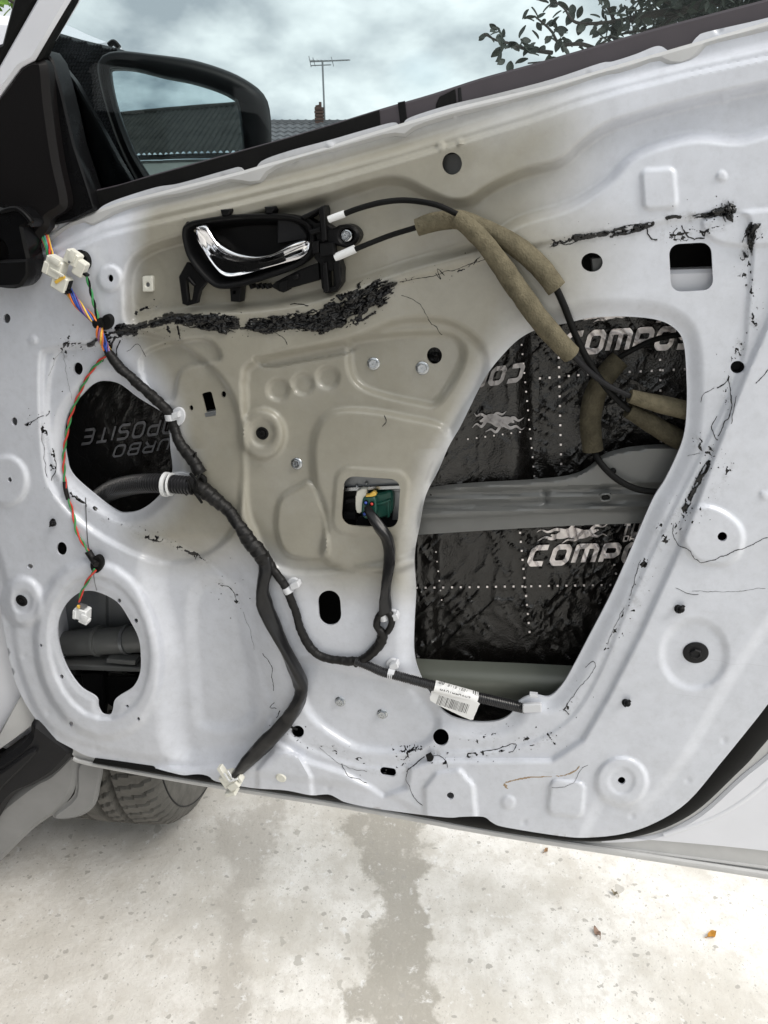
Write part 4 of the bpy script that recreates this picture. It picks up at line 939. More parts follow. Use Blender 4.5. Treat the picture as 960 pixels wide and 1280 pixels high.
GLY = {'C': [[(1, 1), (.2, 1), (0, .82), (0, .18), (.2, 0), (.95, 0)]], 'O': [[(.2, 1), (.8, 1), (1, .82), (1, .18), (.8, 0), (.2, 0), (0, .18), (0, .82), (.2, 1), (.4, 1)]],
 'M': [[(0, 0), (0, 1), (1.15, 1), (1.35, .84), (1.35, 0)], [(.68, 1), (.68, 0)]], 'P': [[(0, 0), (0, 1), (.8, 1), (1, .84), (1, .5), (.8, .36), (0, .36)]],
 'S': [[(1, 1), (.2, 1), (0, .86), (0, .62), (.2, .5), (.8, .5), (1, .38), (1, .14), (.8, 0), (0, 0)]], 'I': [[(0, 0), (0, 1)]], 'T': [[(0, 1), (1, 1)], [(.5, 1), (.5, 0)]],
 'E': [[(1, 1), (.15, 1), (0, .85), (0, .15), (.15, 0), (1, 0)], [(0, .5), (.9, .5)]], 'U': [[(0, 1), (0, .18), (.2, 0), (.8, 0), (1, .18), (1, 1)]],
 'R': [[(0, 0), (0, 1), (.8, 1), (1, .86), (1, .62), (.8, .48), (0, .48)], [(.5, .48), (1, 0)]], 'B': [[(0, .5), (.8, .5), (1, .62), (1, .86), (.8, 1), (0, 1), (0, 0), (.8, 0), (1, .14), (1, .38), (.8, .5)]],
 'D': [[(0, 0), (0, 1), (.8, 1), (1, .82), (1, .18), (.8, 0), (0, 0)]], 'A': [[(0, 0), (0, .8), (.2, 1), (.8, 1), (1, .8), (1, 0)], [(0, .45), (1, .45)]], 'N': [[(0, 0), (0, 1), (.8, 1), (1, .82), (1, 0)]],
 'G': [[(1, 1), (.2, 1), (0, .82), (0, .18), (.2, 0), (1, 0), (1, .5), (.55, .5)]], 'W': [[(0, 1), (0, 0), (1.3, 0), (1.3, 1)], [(.65, 0), (.65, .8)]], 'Y': [[(0, 1), (0, .5), (1, .5), (1, 1)], [(.5, .5), (.5, 0)]], 'K': [[(0, 0), (0, 1)], [(1, 1), (.2, .5), (1, 0)]], 'L': [[(0, 1), (0, 0), (1, 0)]], 'Z': [[(0, 1), (1, 1), (0, 0), (1, 0)]], 'V': [[(0, 1), (.5, 0), (1, 1)]], '2': [[(0, 1), (1, 1), (1, .5), (0, .5), (0, 0), (1, 0)]], '1': [[(.5, 0), (.5, 1)]], ' ': []}
def ribbon(mb, pts, wd, mp, sf, lift):
    """flat print: band of half-width wd (number or per point) along pts, mapped by mp to pixels and laid on sf"""
    p = resamp(np.array(pts, float), .045) if len(pts) > 1 else None
    if p is None: return
    d = np.gradient(p, axis=0); d /= np.linalg.norm(d, axis=1)[:, None]+1e-9; nr = np.stack([-d[:, 1], d[:, 0]], -1)
    n = len(p); wdv = np.interp(np.linspace(0, 1, n), np.linspace(0, 1, len(wd)), wd) if hasattr(wd, '__len__') else np.full(n, wd)
    K = 5; base = len(mb.v)
    for k in range(K+1):
        q = p+nr*(wdv*(2*k/K-1))[:, None]; px, py = mp(q[:, 0], q[:, 1]); mb.v.extend([tuple(map(float, r)) for r in P(px, py, sf(px, py)+lift)])
    for k in range(K):
        for i in range(n-1): mb.f.append((base+k*n+i, base+k*n+i+1, base+(k+1)*n+i+1, base+(k+1)*n+i))
def text(s, org, ux, uy, sf, m, name='printed_word', t=.165, gap=.44, slant=.25, lift=.0022, wx=.8, parent=door):
    """word from org; ux,uy pixel vectors of one letter height to the right / upwards"""
    mb = MB(); cx = 0; ox, oy = org
    for ch in s:
        for st in GLY[ch]:
            def mp(a, b, cx=cx): 
                a2 = cx+a*wx+b*slant
                return ox+a2*ux[0]+b*uy[0], oy+a2*ux[1]+b*uy[1]
            # extend ends so that strokes close at corners
            ribbon(mb, st, t, mp, sf, lift)
        wdt = {'M': 1.35, 'I': 0.0, 'W': 1.3, ' ': .3}.get(ch, 1.0)
        cx += wdt*wx+gap
    return mb.mk(name, m, parent, smooth=0)
def flame(org, ux, uy, sf, m, lift=.0022):
    mb = MB(); ox, oy = org; mp = lambda a, b: (ox+a*ux[0]+b*uy[0], oy+a*ux[1]+b*uy[1])
    for pts, wd in (([(.9, .5), (1.4, .35), (2.2, .55), (3.2, .35), (4.2, .6)], [.05, .32, .42, .3, .05]), ([(1.6, .5), (1.0, .2), (.5, .35), (0, .1)], [.2, .14, .08, .01]), ([(2, .6), (1.3, .9), (.7, .75), (.2, .95), (-.1, .8)], [.2, .12, .1, .06, .01]),
                    ([(3.0, .3), (2.6, -.05), (2.1, .0), (1.7, -.25)], [.18, .1, .07, .01]), ([(3.6, .5), (4.0, .95), (4.5, .8), (4.9, 1.1)], [.16, .1, .06, .01]), ([(3.4, .4), (4.1, .1), (4.5, .25), (4.8, .05)], [.18, .1, .07, .01]), ([(2.2, .8), (2.6, 1.25), (3.1, 1.1), (3.6, 1.3)], [.14, .1, .07, .01])):
        ribbon(mb, spl(pts, 6), wd, mp, sf, lift)
    return mb.mk('printed_flame', m, door, smooth=0)
text('COMPOSITE', (705, 441), (21.5, -1.15), (1.0, -23), SH1, M['print'], wx=.82)
text('STP', (820, 402), (9, -1), (.5, -9), SH1, M['print'])
flame((716, 402), (15, -1), (0, -12), SH1, M['print'])
text('COMPOSITE', (661, 705), (22, -.7), (1.2, -20), SH3, M['print'], wx=.82)
flame((672, 678), (18, -1.5), (1, -16), SH3, M['print'])
text('TURBO', (777, 668.5), (10, -.5), (1, -13), SH3, M['print'])
text('DAMPING', (779, 676.5), (6.4, -.3), (.3, -6), SH3, M['print'])
text('COMPOSITE', (655, 456), (-18, 2.5), (-1.5, 18), SH2, M['printd'], wx=.82)
flame((655, 520), (-13, -1), (-1, 18), SH2, M['printd'])
M['printdd'] = mat('print_darkened_by_shade', (.16, .16, .17), .5)  # silver print copied darker, the left opening's shade put into its colour
text('COMPOSITE', (262, 517), (-15, 2), (-1, 17), SH4, M['printdd'], wx=.82, t=.10)
text('TURBO', (232, 546), (-15, 2), (-1, 13), SH4, M['printdd'], wx=.8, t=.10)
def dots(rows, sf, m, parent=door):
    mb = MB()
    for (x0, y0), (x1, y1), n, s in rows:
        for i in range(n):
            t = i/(n-1); x = x0+(x1-x0)*t; y = y0+(y1-y0)*t
            q = [(x-s, y-s), (x+s, y-s), (x+s, y+s), (x-s, y+s)]; X = np.array([a for a, b in q]); Y = np.array([b for a, b in q])
            b = len(mb.v); mb.v.extend([tuple(map(float, r)) for r in P(X, Y, sf(x+0*X, y+0*Y)+.0022)]); mb.f.append((b+3, b+2, b+1, b))
    return mb.mk('printed_dots', m, parent, smooth=0, kind='stuff')
dots([((675, 473), (735, 468), 6, 1.25), ((787, 465), (856, 461.5), 6, 1.25), ((698.5, 447), (701.5, 580), 12, 1.25), ((825, 437), (826, 552), 10, 1.25)], SH1, M['print'])
dots([((652, 431), (668, 595), 15, 1.0), ((585, 549), (650, 540), 7, .9)], SH2, M['print'])
dots([((510, 735), (785, 731), 26, 1.2), ((650, 666), (662, 790), 12, 1.2), ((768, 706), (772, 728), 3, 1.2), ((545, 690), (552, 750), 6, .8)], SH3, M['print'])
# cross beam (side impact bar), with slot and offset end
def beam():
    top = [(490, 612), (540, 608), (600, 603), (658, 600), (700, 596), (722, 591), (738, 582), (753, 569), (773, 562), (809, 556.5), (900, 552)]
    bot = [(900, 640), (840, 650), (809, 653.5), (740, 656), (658, 660), (560, 666), (490, 671)]
    poly = np.vstack([spl(top, 5), spl(bot, 3)])
    cl = np.array(top)
    def hb(x, y):
        yt = np.interp(x, cl[:, 0], cl[:, 1]); v = y-yt
        ym = 612-(x-540)*.032; vm = y-ym
        h = -.040-.012*ss((6-v)/6)*0
        h = h-.010+.010*ss(v/5)
        h = h-.008*(ss((vm-0)/5))*(1-ss((vm-24)/5))*1.0
        h = h+.004*ss((vm-8)/6)*(1-ss((vm-14)/5))
        h = h-.006*ss((y-(645-(x-540)*.05))/8)
        h += .004*ss(1-np.hypot((x-757)/30, (y-622)/12))
        h -= .004*ss(1-np.abs(x-682)/6)*ss((vm-2)/5)*(1-ss((vm-20)/5))
        return h
    hgrid('cross_beam', poly, hb, M['taupe'], 3.0)
    slab('beam_slot', rrect(757, 622, 15, 10, 4.5, -4), -.0335, -.0395, M['taupe'], door, .001, [rrect(757, 622.5, 11, 6.5, 3, -4)])
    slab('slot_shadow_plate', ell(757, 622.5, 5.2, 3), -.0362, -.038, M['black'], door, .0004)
    v, f = lathe_vf(P(766, 588, -.041), [(.0036, 0), (.0036, .003), (.002, .0045), (.0005, .005)], 12); mk('rubber_bump', v, f, M['rubber'], door)
beam()
def lrail():
    poly = [(490, 822), (560, 826), (640, 829), (740, 834), (760, 868), (700, 900), (640, 880), (560, 872), (490, 862)]
    hgrid('lower_rail', poly, lambda x, y: -.058+.024*np.sin(np.clip((y-824-(x-530)*.04)/44, 0, 1)*2.5)+0*x, M['rail'], 3.0)
lrail()
# things seen through the speaker opening
def cavity():
    hgrid('cavity_wall', [(60, 725), (190, 725), (190, 790), (60, 790)], lambda x, y: -.088+.004*ss((x-115)/4)-.006*ss((x-132)/4), M['steel'], 4.0)
    mb = MB(); q = P(np.array([62, 100, 150, 195]), np.array([806, 803, 800, 797]), -.066)
    mb.add(*tube_vf(q, [.017, .020, .020, .020], 24)); mb.mk('guide_tube', M['taupe'], door)
    v, f = tube_vf(P(np.array([122, 126]), np.array([801, 801]), -.066), [.023, .023], 24); mk('tube_collar', v, f, M['taupe'], door)
    v, f = tube_vf(P(np.array([158, 162]), np.array([799, 799]), -.066), [.0225, .0225], 24); mk('tube_collar', v, f, M['steel'], door)
    slab('ledge', [(60, 832), (92, 831), (190, 836), (190, 841), (92, 838), (60, 838)], -.045, -.085, M['taupe'], door, .0015)
    slab('ledge_pad', [(133, 824), (169, 826), (169, 832), (133, 829)], -.044, -.060, M['taupe'], door, .001)
    slab('drain_fold', [(100, 842), (128, 842), (132, 905), (112, 905)], -.050, -.0595, M['black'], door, .002)
    slab('lower_cavity_wall', [(60, 846), (190, 846), (190, 905), (60, 905)], -.060, -.063, M['rubber'], door, .001)
cavity()
def lock():
    lk_ = empty('lock_actuator', '', ''); del lk_['label']; del lk_['category']; lk_.parent = door
    def sl(name, poly, h1, h0, m, bev=.001, holes=()):
        return slab(name, poly, h1, h0, m, lk_, bev, holes)
    sl('bracket', [(425, 592), (505, 600), (505, 616), (470, 611), (425, 612)], -.020, -.05, M['steel'])
    sl('bracket_edge', [(428, 609), (500, 606), (505, 612), (470, 613), (428, 615)], -.016, -.03, M['zinc'])
    sl('motor_body', [(425, 612), (446, 612), (446, 668), (425, 668)], -.025, -.06, M['black'])
    sl('motor_rib', [(432, 624), (446, 622), (446, 628), (432, 630)], -.021, -.03, M['grain']); sl('motor_rib', [(430, 640), (444, 640), (444, 650), (430, 650)], -.021, -.03, M['grain'])
    sl('cream_tab', spl([(446, 614), (458, 611), (456, 624), (452, 640), (446, 641), (444, 630)], 2, True), -.010, -.03, M['cream'])
    sl('grey_block', [(448, 645), (505, 640), (505, 670), (440, 670)], -.026, -.06, M['grain'])
    sl('side_plate', [(492, 605), (506, 605), (506, 650), (490, 650)], -.024, -.06, M['steel'])
    c = P(465, 629, -.004)
    sl('connector_shell', spl([(454, 623), (464, 617), (476, 617), (489, 614), (491, 628), (489, 642), (476, 648), (462, 649), (452, 643)], 3, True), -.013, -.045, M['greenpl'], .002)
    sl('connector_face', spl([(453, 625), (458, 621), (468, 622), (470, 632), (469, 646), (458, 649), (452, 643)], 3, True), -.006, -.014, M['greenpl'], .0015)
    sl('connector_rib', [(470, 630), (488, 624), (488, 627), (470, 633)], -.010, -.014, M['greenpl'], .0005); sl('connector_rib', [(484, 626), (487, 625), (487, 646), (484, 647)], -.0102, -.014, M['greenpl'], .0005)
    sl('yellow_lock', spl([(457, 620), (461, 619), (466, 615), (470, 618), (468, 620.5), (458, 621.5)], 2, True), -.005, -.012, M['yellow'], .0006)
    for x, y, m in ((457.5, 628, 'blue'), (465, 629.5, 'red'), (456, 642, 'blue')):
        v, f = lathe_vf(P(x, y, -.0055), [(.0029, 0), (.0029, .0012), (.0022, .0014), (.0020, .0004)], 14); mk('seal_ring', v, f, M['rubber'], lk_)
        v, f = lathe_vf(P(x, y, -.0058), [(.0018, 0), (.0018, .0018), (.0010, .0026), (.0002, .003)], 12); mk('wire_plug', v, f, M[m], lk_)
    for x, y in ((446, 607.5), (458, 604)):
        v, f = lathe_vf(P(x, y, -.018), [(.0018, 0), (.0018, .001), (.001, .002), (.0002, .0022)], 12); mk('rivet', v, f, M['zinc'], lk_)
lock()
slab('inner_bracket', [(835, 338), (900, 336), (900, 368), (835, 370)], -.016, -.04, M['white'], door, .004)
slab('inner_bracket', [(548, 197), (562, 190), (580, 190), (580, 222), (556, 222)], -.018, -.03, M['taupe'], door, .002)
slab('latch_piece', [(738, 322), (760, 320), (760, 345), (740, 345)], -.016, -.03, M['taupe'], door, .002)
slab('slot_shade_plate', [(468, 952), (502, 952), (502, 978), (468, 978)], -.016, -.02, M['rubber'], door, .001)  # black slab added behind the slot to stand in for its shade
slab('clip_shadow_plate', [(255, 516), (270, 513), (270, 520), (257, 522)], -.008, -.02, M['steel'], door, .001)
# ------------------------------------------------------------------ interior handle
def handle():
    h = empty('interior_handle', '', ''); del h['label']; del h['category']; h.parent = door
    h['label'] = 'black plastic handle bezel with chrome lever'
    DZ = .010
    Z = [(226.5, 289), (231, 280), (247, 274.5), (294, 268), (350, 267), (375, 272), (388, 283), (393, 300), (388, 320), (369, 336), (331, 350), (300, 359), (272, 361), (253, 348), (235, 325), (228, 305)]
    o = resamp(spl(Z, 6, True), 3.2, True); n = len(o); zz = .020-DZ
    q = P(o[:, 0], o[:, 1], zz); xz = q[:, [0, 2]]
    def ring(off, hh): p = off2(xz, off); return np.c_[p[:, 0], np.full(n, -hh), p[:, 1]]
    c = xz.mean(0)
    def sc(k, hh): p = off2(xz, .0062); p = c+(p-c)*k; return np.c_[p[:, 0], np.full(n, -hh), p[:, 1]]
    rings = [ring(.001, -.012), ring(0, zz-.002), ring(.0012, zz), ring(.0035, zz), ring(.0048, zz-.0012), ring(.0062, zz-.004), sc(.93, zz-.012), sc(.84, zz-.020), sc(.76, zz-.0245), sc(.5, zz-.0255), sc(.05, zz-.0255)]
    V = np.concatenate(rings); b_ = np.roll(xz, -1, 0); ccw = .5*np.sum(xz[:, 0]*b_[:, 1]-b_[:, 0]*xz[:, 1]) > 0; F = []
    for r in range(len(rings)-1):
        for k in range(n):
            fc = (r*n+k, r*n+(k+1) % n, (r+1)*n+(k+1) % n, (r+1)*n+k); F.append(fc if ccw else fc[::-1])
    F.append(tuple((len(rings)-1)*n+k for k in range(n)))
    mk('bezel', V, F, M['black'], h, smooth=50)
    # grey blank on the right of the bowl
    slab('bowl_block', [(346, 273), (360, 273), (374, 279), (384, 292), (384, 300), (366, 303), (346, 305)], .013-DZ, -.015, M['grain'], h, .0018)
    # chrome lever: lofted across its width from upper edge to lower edge
    up = spl([(245, 284), (248, 281.5), (257, 281), (263, 288), (274, 303), (294, 314.5), (318, 319), (340, 315.5), (362, 305), (378, 299.5), (386, 299)], 8)
    lo = spl([(245, 284), (245.5, 292), (248, 303), (255, 316), (266, 333), (277, 345), (290, 348.5), (310, 343.5), (337, 335), (360, 329), (376, 324), (384.5, 316), (387, 305)], 8)
    lo = resamp(lo, 1, False); idx = np.linspace(0, 1, len(up)); 
    lo = np.stack([np.interp(idx, np.linspace(0, 1, len(lo)), lo[:, k]) for k in (0, 1)], -1)
    K = 14; V = []; m = len(up)
    for k in range(K+1):
        t = k/K; p = up*(1-t)+lo*t; u = idx
        # ridge near the upper edge, hollow below it, rising again at the lower edge
        hol = ss((u-.06)/.16); hh = .0205+.0035*np.sin(math.pi*min(1, t*3.2))*(t < .31)-.010*hol*ss((t-.16)/.35)*(1-.75*ss((u-.72)/.2))+.004*(1-hol)*(t-.5)+.0035*ss((t-.72)/.2)-.003*ss((t-.94)/.06)
        hh = hh+.004*np.sin(math.pi*u)-.002*ss((u-.9)/.1)
        V.append(P(p[:, 0], p[:, 1], hh-DZ))
    Vf = np.concatenate(V); Vb = Vf.copy(); Vb[:, 1] += .003; F = []; NN = (K+1)*m
    for k in range(K):
        for i in range(m-1):
            a = (k*m+i, (k+1)*m+i, (k+1)*m+i+1, k*m+i+1); F.append(a); F.append(tuple(NN+z for z in a[::-1]))
    for i in range(m-1):
        F.append((i, i+1, NN+i+1, NN+i)); F.append((K*m+i+1, K*m+i, NN+K*m+i, NN+K*m+i+1))
    for k in range(K):
        F.append(((k+1)*m, k*m, NN+k*m, NN+(k+1)*m)); F.append((k*m+m-1, (k+1)*m+m-1, NN+(k+1)*m+m-1, NN+k*m+m-1))
    mk('chrome_lever', np.vstack([Vf, Vb]), F, M['chrome'], h, smooth=60)
    v, f = slab_vf(spl([(262, 318), (276, 322), (300, 328), (330, 328), (352, 321), (352, 325), (330, 334), (300, 342), (280, 343), (268, 332)], 2, True), .0165-DZ, .006-DZ, .001); mk('lever_dark_reflection', v, f, M['blackg'], h)  # gloss black slab standing in for the dark reflection low on the chrome
    S_ = lambda name, poly, h1, h0, holes=(), m='black', bev=.001: slab(name, poly, h1-DZ, (h0 if h0 > .0065 else h0-.006)-DZ, M[m], h, bev, holes)
    S_('mounting_leg', [(233, 328), (223, 346), (227.5, 380), (234, 382.5), (246.5, 379), (250, 364), (259, 352), (248, 340), (240, 330)], .014, .008, [[(232.5, 350), (235, 348), (242, 358), (240, 374), (235.5, 377), (234, 365)]])
    S_('leg_web', [(233, 348), (236, 346), (244, 356), (241.5, 358), (235, 352)], .0165, .010)
    S_('lower_tab', [(287, 360), (301.5, 358.5), (299.5, 378), (288, 377)], .014, .006, [[(290.5, 364), (294, 363.5), (293.5, 367), (291, 367)]])
    S_('lower_tab', [(348, 352), (360, 349), (359, 363), (354, 366), (347.5, 364)], .014, .006)
    S_('upper_tab', [(275, 262), (287, 261), (288, 264), (285, 270), (277, 270)], .020, .006); S_('upper_tab', [(330, 258.5), (342, 258), (342.5, 262), (339, 267), (332, 267)], .020, .006)
    S_('corner_tab', [(229, 284), (233, 277), (236, 279), (231, 288)], .017, .006)
    S_('side_frame', [(372, 272), (384, 268), (403, 257), (406, 257), (407.5, 262), (408, 280), (416, 285), (420, 296), (415, 302), (417, 316), (424, 325), (427.5, 336), (427, 354), (421, 364), (406, 367), (402, 360), (399, 330), (392, 322), (396, 300), (390, 282)], .015, .006,
       [[(386, 273), (399, 266), (401, 278), (395, 278)], [(409, 340), (416, 338), (417, 358), (410, 360)]])
    S_('frame_rib', [(398, 262), (405, 258), (408, 300), (402, 302)], .023, .012); S_('frame_rib', [(399, 304), (416, 303), (418, 318), (400, 322)], .022, .012)
    S_('frame_rib', [(376, 270), (404, 257), (404, 260), (380, 274)], .021, .012); S_('frame_rib', [(402, 330), (408, 328), (411, 364), (404, 366)], .020, .010)
    S_('frame_rib', [(415, 326), (424, 326), (426, 352), (420, 360)], .019, .010); S_('frame_rib', [(386, 288), (400, 284), (401, 290), (389, 294)], .022, .012)
    S_('frame_rib', [(390, 302), (398, 301), (398, 316), (390, 318)], .0225, .012)
    S_('lower_frame', [(345, 352), (372, 338), (398, 328), (400, 350), (372, 358), (348, 364), (338, 358)], .012, .006)
    for x in (310, 318, 324, 330): S_('small_rib', [(x, 356), (x+3, 355), (x+6, 361), (x+3, 362)], .014, .006)
    S_('spring_post', ell(369, 346, 4), .016, .008)
    e = spl([(408, 287), (418, 285), (424, 281.5), (436, 281), (445, 286), (449, 295), (444, 305), (434, 310), (424, 308), (414, 306), (408, 312)], 3, True)
    S_('screw_eye', e, .016, .004, [ell(433, 294.5, 9.5, 9.5)], 'black', .002); S_('eye_floor', ell(433, 294.5, 10.5), .008, .004, (), 'rubber')
    return h
HND = handle()
def bolt(x, y, lift, r=.0066, parent=door, m='zinc', name='flange_bolt', tilt=(0.06, -1, .05), washer=None, hexh=.0042):
    c = PS(x, y, lift); mb = MB()
    mb.add(*lathe_vf(c, [(r, -.0005), (r*1.02, .0006), (r*.95, .0013), (r*.78, .0018)], 24, tilt))
    mb.add(*lathe_vf(c, [(r*.76, .001), (r*.76, hexh*.85), (r*.68, hexh), (r*.52, hexh), (r*.48, hexh-.0006), (.001, hexh-.0007)], 6, tilt))
    ax = Vector(tilt).normalized(); u = ax.orthogonal().normalized(); b = ax.cross(u); cc = Vector(tuple(c))+ax*(hexh-.0005)
    for a, bb in ((u, b), (b, u)): mb.add(*box_vf(cc, a*r*.30, bb*r*.09, ax*.0003))
    return mb.mk(name, M[m], parent, smooth=35)
bolt(467, 454.5, 0, .0070); bolt(528, 460, 0, .0072); bolt(371, 579.5, 0, .0070, tilt=(-.05, -1, .1)); bolt(425.5, 876.5, 0, .0072, tilt=(.05, -1, .2), hexh=.006); bolt(478, 892, 0, .0072, tilt=(.05, -1, .2), hexh=.006)
bb_ = bolt(433, 294.5, .0, .0068, name='handle_bolt'); 
for v_ in bb_.data.vertices: v_.co.y += float(P(433, 294.5, .0)[1]-PS(433, 294.5)[1]); 
def off_fix(o, px, py, h):
    a = PS(px, py); b = P(px, py, h); 
    for v_ in o.data.vertices: v_.co.x += float(b[0]-a[0]); v_.co.z += float(b[2]-a[2])
off_fix(bb_, 433, 294.5, .0)
def plug(x, y, prof, m, name, n=28, seg=None, lift=0, label=None):
    v, f = lathe_vf(PS(x, y, lift), prof, n); o = mk(name, v, f, M[m], door, smooth=40)
    if label: o['label'] = label
    return o
plug(27.5, 750.5, [(.0085, -.001), (.0085, .0015), (.0072, .0026), (.0052, .0026), (.0048, .0016), (.003, .0016), (.0026, .003), (.0004, .003)], 'rubber', 'rubber_plug')
plug(328, 541.5, [(.0075, -.001), (.0074, .0013), (.006, .0018), (.0046, .0008), (.0042, .0008), (.0036, .003), (.002, .0032), (.0018, .0022), (.0002, .0022)], 'rubber', 'rubber_plug')
wsh = plug(869.5, 815.5, [(.0135, -.0005), (.0135, .0012), (.0125, .0018), (.0064, .0018)], 'grain', 'washer_head_bolt', 36)
v, f = lathe_vf(PS(869.5, 816, .0015), [(.0064, 0), (.0064, .0032), (.0056, .004), (.0044, .004), (.0040, .0028), (.0004, .0026)], 6); mk('hex_head', v, f, M['grain'], wsh, smooth=30)
plug(922, 459, [(.0078, -.008), (.0076, -.003), (.0070, -.0022), (.005, -.0022), (.0045, -.007), (.0005, -.007)], 'rubber', 'hollow_grommet')
def xmas(x, y, s, rz, name='trim_clip'):
    c = PS(x, y); mb = MB(); ax = Vector((math.cos(rz)*.55, -1, math.sin(rz)*.55)).normalized()
    mb.add(*lathe_vf(c, [(s*.75, 0), (s, .001), (s, .002), (s*.6, .0025), (s*.55, .005), (s*.8, .0055), (s*.75, .0085), (s*.5, .0105), (s*.25, .011), (.0002, .011)], 12, ax))
    u = ax.orthogonal().normalized(); b = ax.cross(u)
    mb.add(*box_vf(Vector(tuple(c))+ax*.006, u*s*1.05, b*s*.22, ax*.003)); mb.mk(name, M['black'], door)
xmas(848, 761, .0052, 1.2); xmas(782, 878, .0048, 1.2); xmas(66.5, 653.5, .0045, .4)
slab('trim_clip', [(532, 945), (538, 942), (542, 948), (540, 953), (534, 952)], .006, .003, M['black'], door, .0008)
# white fixings
def nut(x, y, w_, h_, m, name, holes=True, top=.0045):
    hh = float(Hf(x, y)); slab(name, rrect(x, y, w_, h_, 2.2, -2), hh+top, hh-.001, M[m], door, .0012, [ell(x, y+1, 2.4, 3)] if holes else [])
nut(184, 355, 13, 20, 'cream', 'screw_grommet')
slab('grommet_core', ell(184, 356, 2.7, 3.2), float(Hf(184, 356))+.0025, float(Hf(184, 356)), M['steel'], door, .0004)
plug(351.5, 971.5, [(.0075, 0), (.0078, .0012), (.006, .0026), (.0035, .0022), (.0004, .0026)], 'cream', 'round_clip')
nut(665, 886, 24, 11, 'clear', 'door_pad', False, .0035)
slab('pad_tab', [(662, 868), (672, 869), (672, 873), (662, 872)], .002, -.004, M['clear'], door, .0006)
# ------------------------------------------------------------------ release cables with foam sleeves
def path(pts, on=True, n=8, r=0.0, step=None):
    """pts (px,py,lift over the sheet) or (px,py,h) when on is False"""
    p = np.array(pts, float); h = (Hf(p[:, 0], p[:, 1])+p[:, 2]) if on else p[:, 2]
    q = spl(np.c_[p[:, 0], p[:, 1], h], n)
    if on:
        hs = Hf(q[:, 0], q[:, 1]); q[:, 2] = np.maximum(q[:, 2], hs+r*.95)
    w3 = P(q[:, 0], q[:, 1], q[:, 2])
    return resamp(w3, step or .003)
def cable(label, runs, on_=True):
    c = empty('release_cable', label, 'cable', loc2w(P(*runs[0][2][0][:2], .02)), -YAW)
    o = np.array([P(*runs[0][2][0][:2], .02)])
    for name, m, pts, r, rough in runs:
        q = spl(np.array([(x, y, z-.008*(x < 520)) for x, y, z in pts], float), 10)
        inb = (sdf(q[:, 0], q[:, 1], HOLES_L[0], far=30) > -6) | ((q[:, 0] > 740) & (q[:, 1] > 380)); rm = float(np.max(r))
        q[:, 2] = np.where(inb, q[:, 2], np.maximum(q[:, 2], Hf(q[:, 0], q[:, 1])+rm*(.9 if len(runs) < 9 else 1)))
        k = np.array([.25, .5, .25]); 
        for _ in range(6): q[1:-1, 2] = .25*q[:-2, 2]+.5*q[1:-1, 2]+.25*q[2:, 2]
        if not on_: q[:, 2] = np.array(spl(np.array(pts, float), 10))[:, 2]
        p = resamp(P(q[:, 0], q[:, 1], q[:, 2]), .003)-o
        rr = r if not hasattr(r, '__len__') else np.interp(np.linspace(0, 1, len(p)), np.linspace(0, 1, len(r)), r)
        v, f = tube_vf(p, rr, 16 if name == 'foam_sleeve' else 10, rough=rough, seed=len(v_seed)); v_seed.append(1)
        if name == 'foam_sleeve':
            # hollow end: small dark bore ring
            pass
        mk(name, v, f, M[m], c, smooth=50)
    return c
v_seed = []
cable('upper release cable leaving the chrome handle, its olive foam sleeve lying in front', [
 ('ferrule', 'whitepl', [(411, 274.5, .017), (420, 271, .017), (431, 267, .017)], .0034, 0),
 ('sheath', 'rubber', [(430, 267.5, .017), (450, 260, .018), (480, 252.5, .020), (510, 250.5, .022), (545, 256, .024), (572, 268, .026)], .0027, 0),
 ('foam_sleeve', 'foam', [(569, 272, .026), (590, 287, .025), (617, 318, .022), (650, 366, .017), (684, 411, .012), (714, 443, .004)], [.0078, .0090, .0098, .0103, .0103, .0098], .09),
 ('sheath', 'grain', [(712, 440, .003), (735, 463, -.006), (760, 482, -.014), (790, 496, -.02)], .0030, 0),
 ('foam_sleeve', 'foam', [(787, 495, -.02), (812, 502, -.024), (858, 513, -.030), (880, 520, -.034)], [.0070, .0088, .0098, .0098], .07)])
cable('lower release cable leaving the chrome handle, its foam sleeve crossing behind the other', [
 ('ferrule', 'whitepl', [(419, 322, .015), (428, 318, .015), (444, 311, .015)], .0040, 0),
 ('sheath', 'rubber', [(442, 312.5, .015), (460, 305, .015), (490, 293.5, .014), (525, 283, .013)], .0026, 0),
 ('foam_sleeve', 'foam', [(521, 284.5, .013), (545, 277, .012), (575, 275, .008), (610, 288, .006), (645, 308, .005), (675, 334, .006), (696, 361, .007)], [.0080, .0088, .0086, .0086, .0096, .0100, .0096], .09),
 ('sheath', 'rubber', [(694, 358, .007), (705, 382, .003), (722, 425, -.006), (742, 462, -.015), (765, 493, -.022), (788, 514, -.026)], .0034, 0),
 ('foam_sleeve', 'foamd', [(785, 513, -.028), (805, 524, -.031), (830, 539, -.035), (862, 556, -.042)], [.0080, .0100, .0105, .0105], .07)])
cable('cable deep in the large opening with bent dark foam sleeve above the cross beam', [
 ('sheath', 'rubber', [(900, 412, -.066), (856, 417, -.064), (820, 424, -.062), (795, 435, -.060), (768, 450, -.058)], .0030, 0),
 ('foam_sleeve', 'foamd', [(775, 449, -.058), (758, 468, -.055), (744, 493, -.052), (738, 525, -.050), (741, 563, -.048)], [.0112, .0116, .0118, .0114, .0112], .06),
 ('sheath', 'rubber', [(741, 560, -.048), (750, 578, -.034), (770, 598, -.030), (795, 611, -.029), (822, 615, -.028), (850, 617, -.03)], .0036, 0)], False)
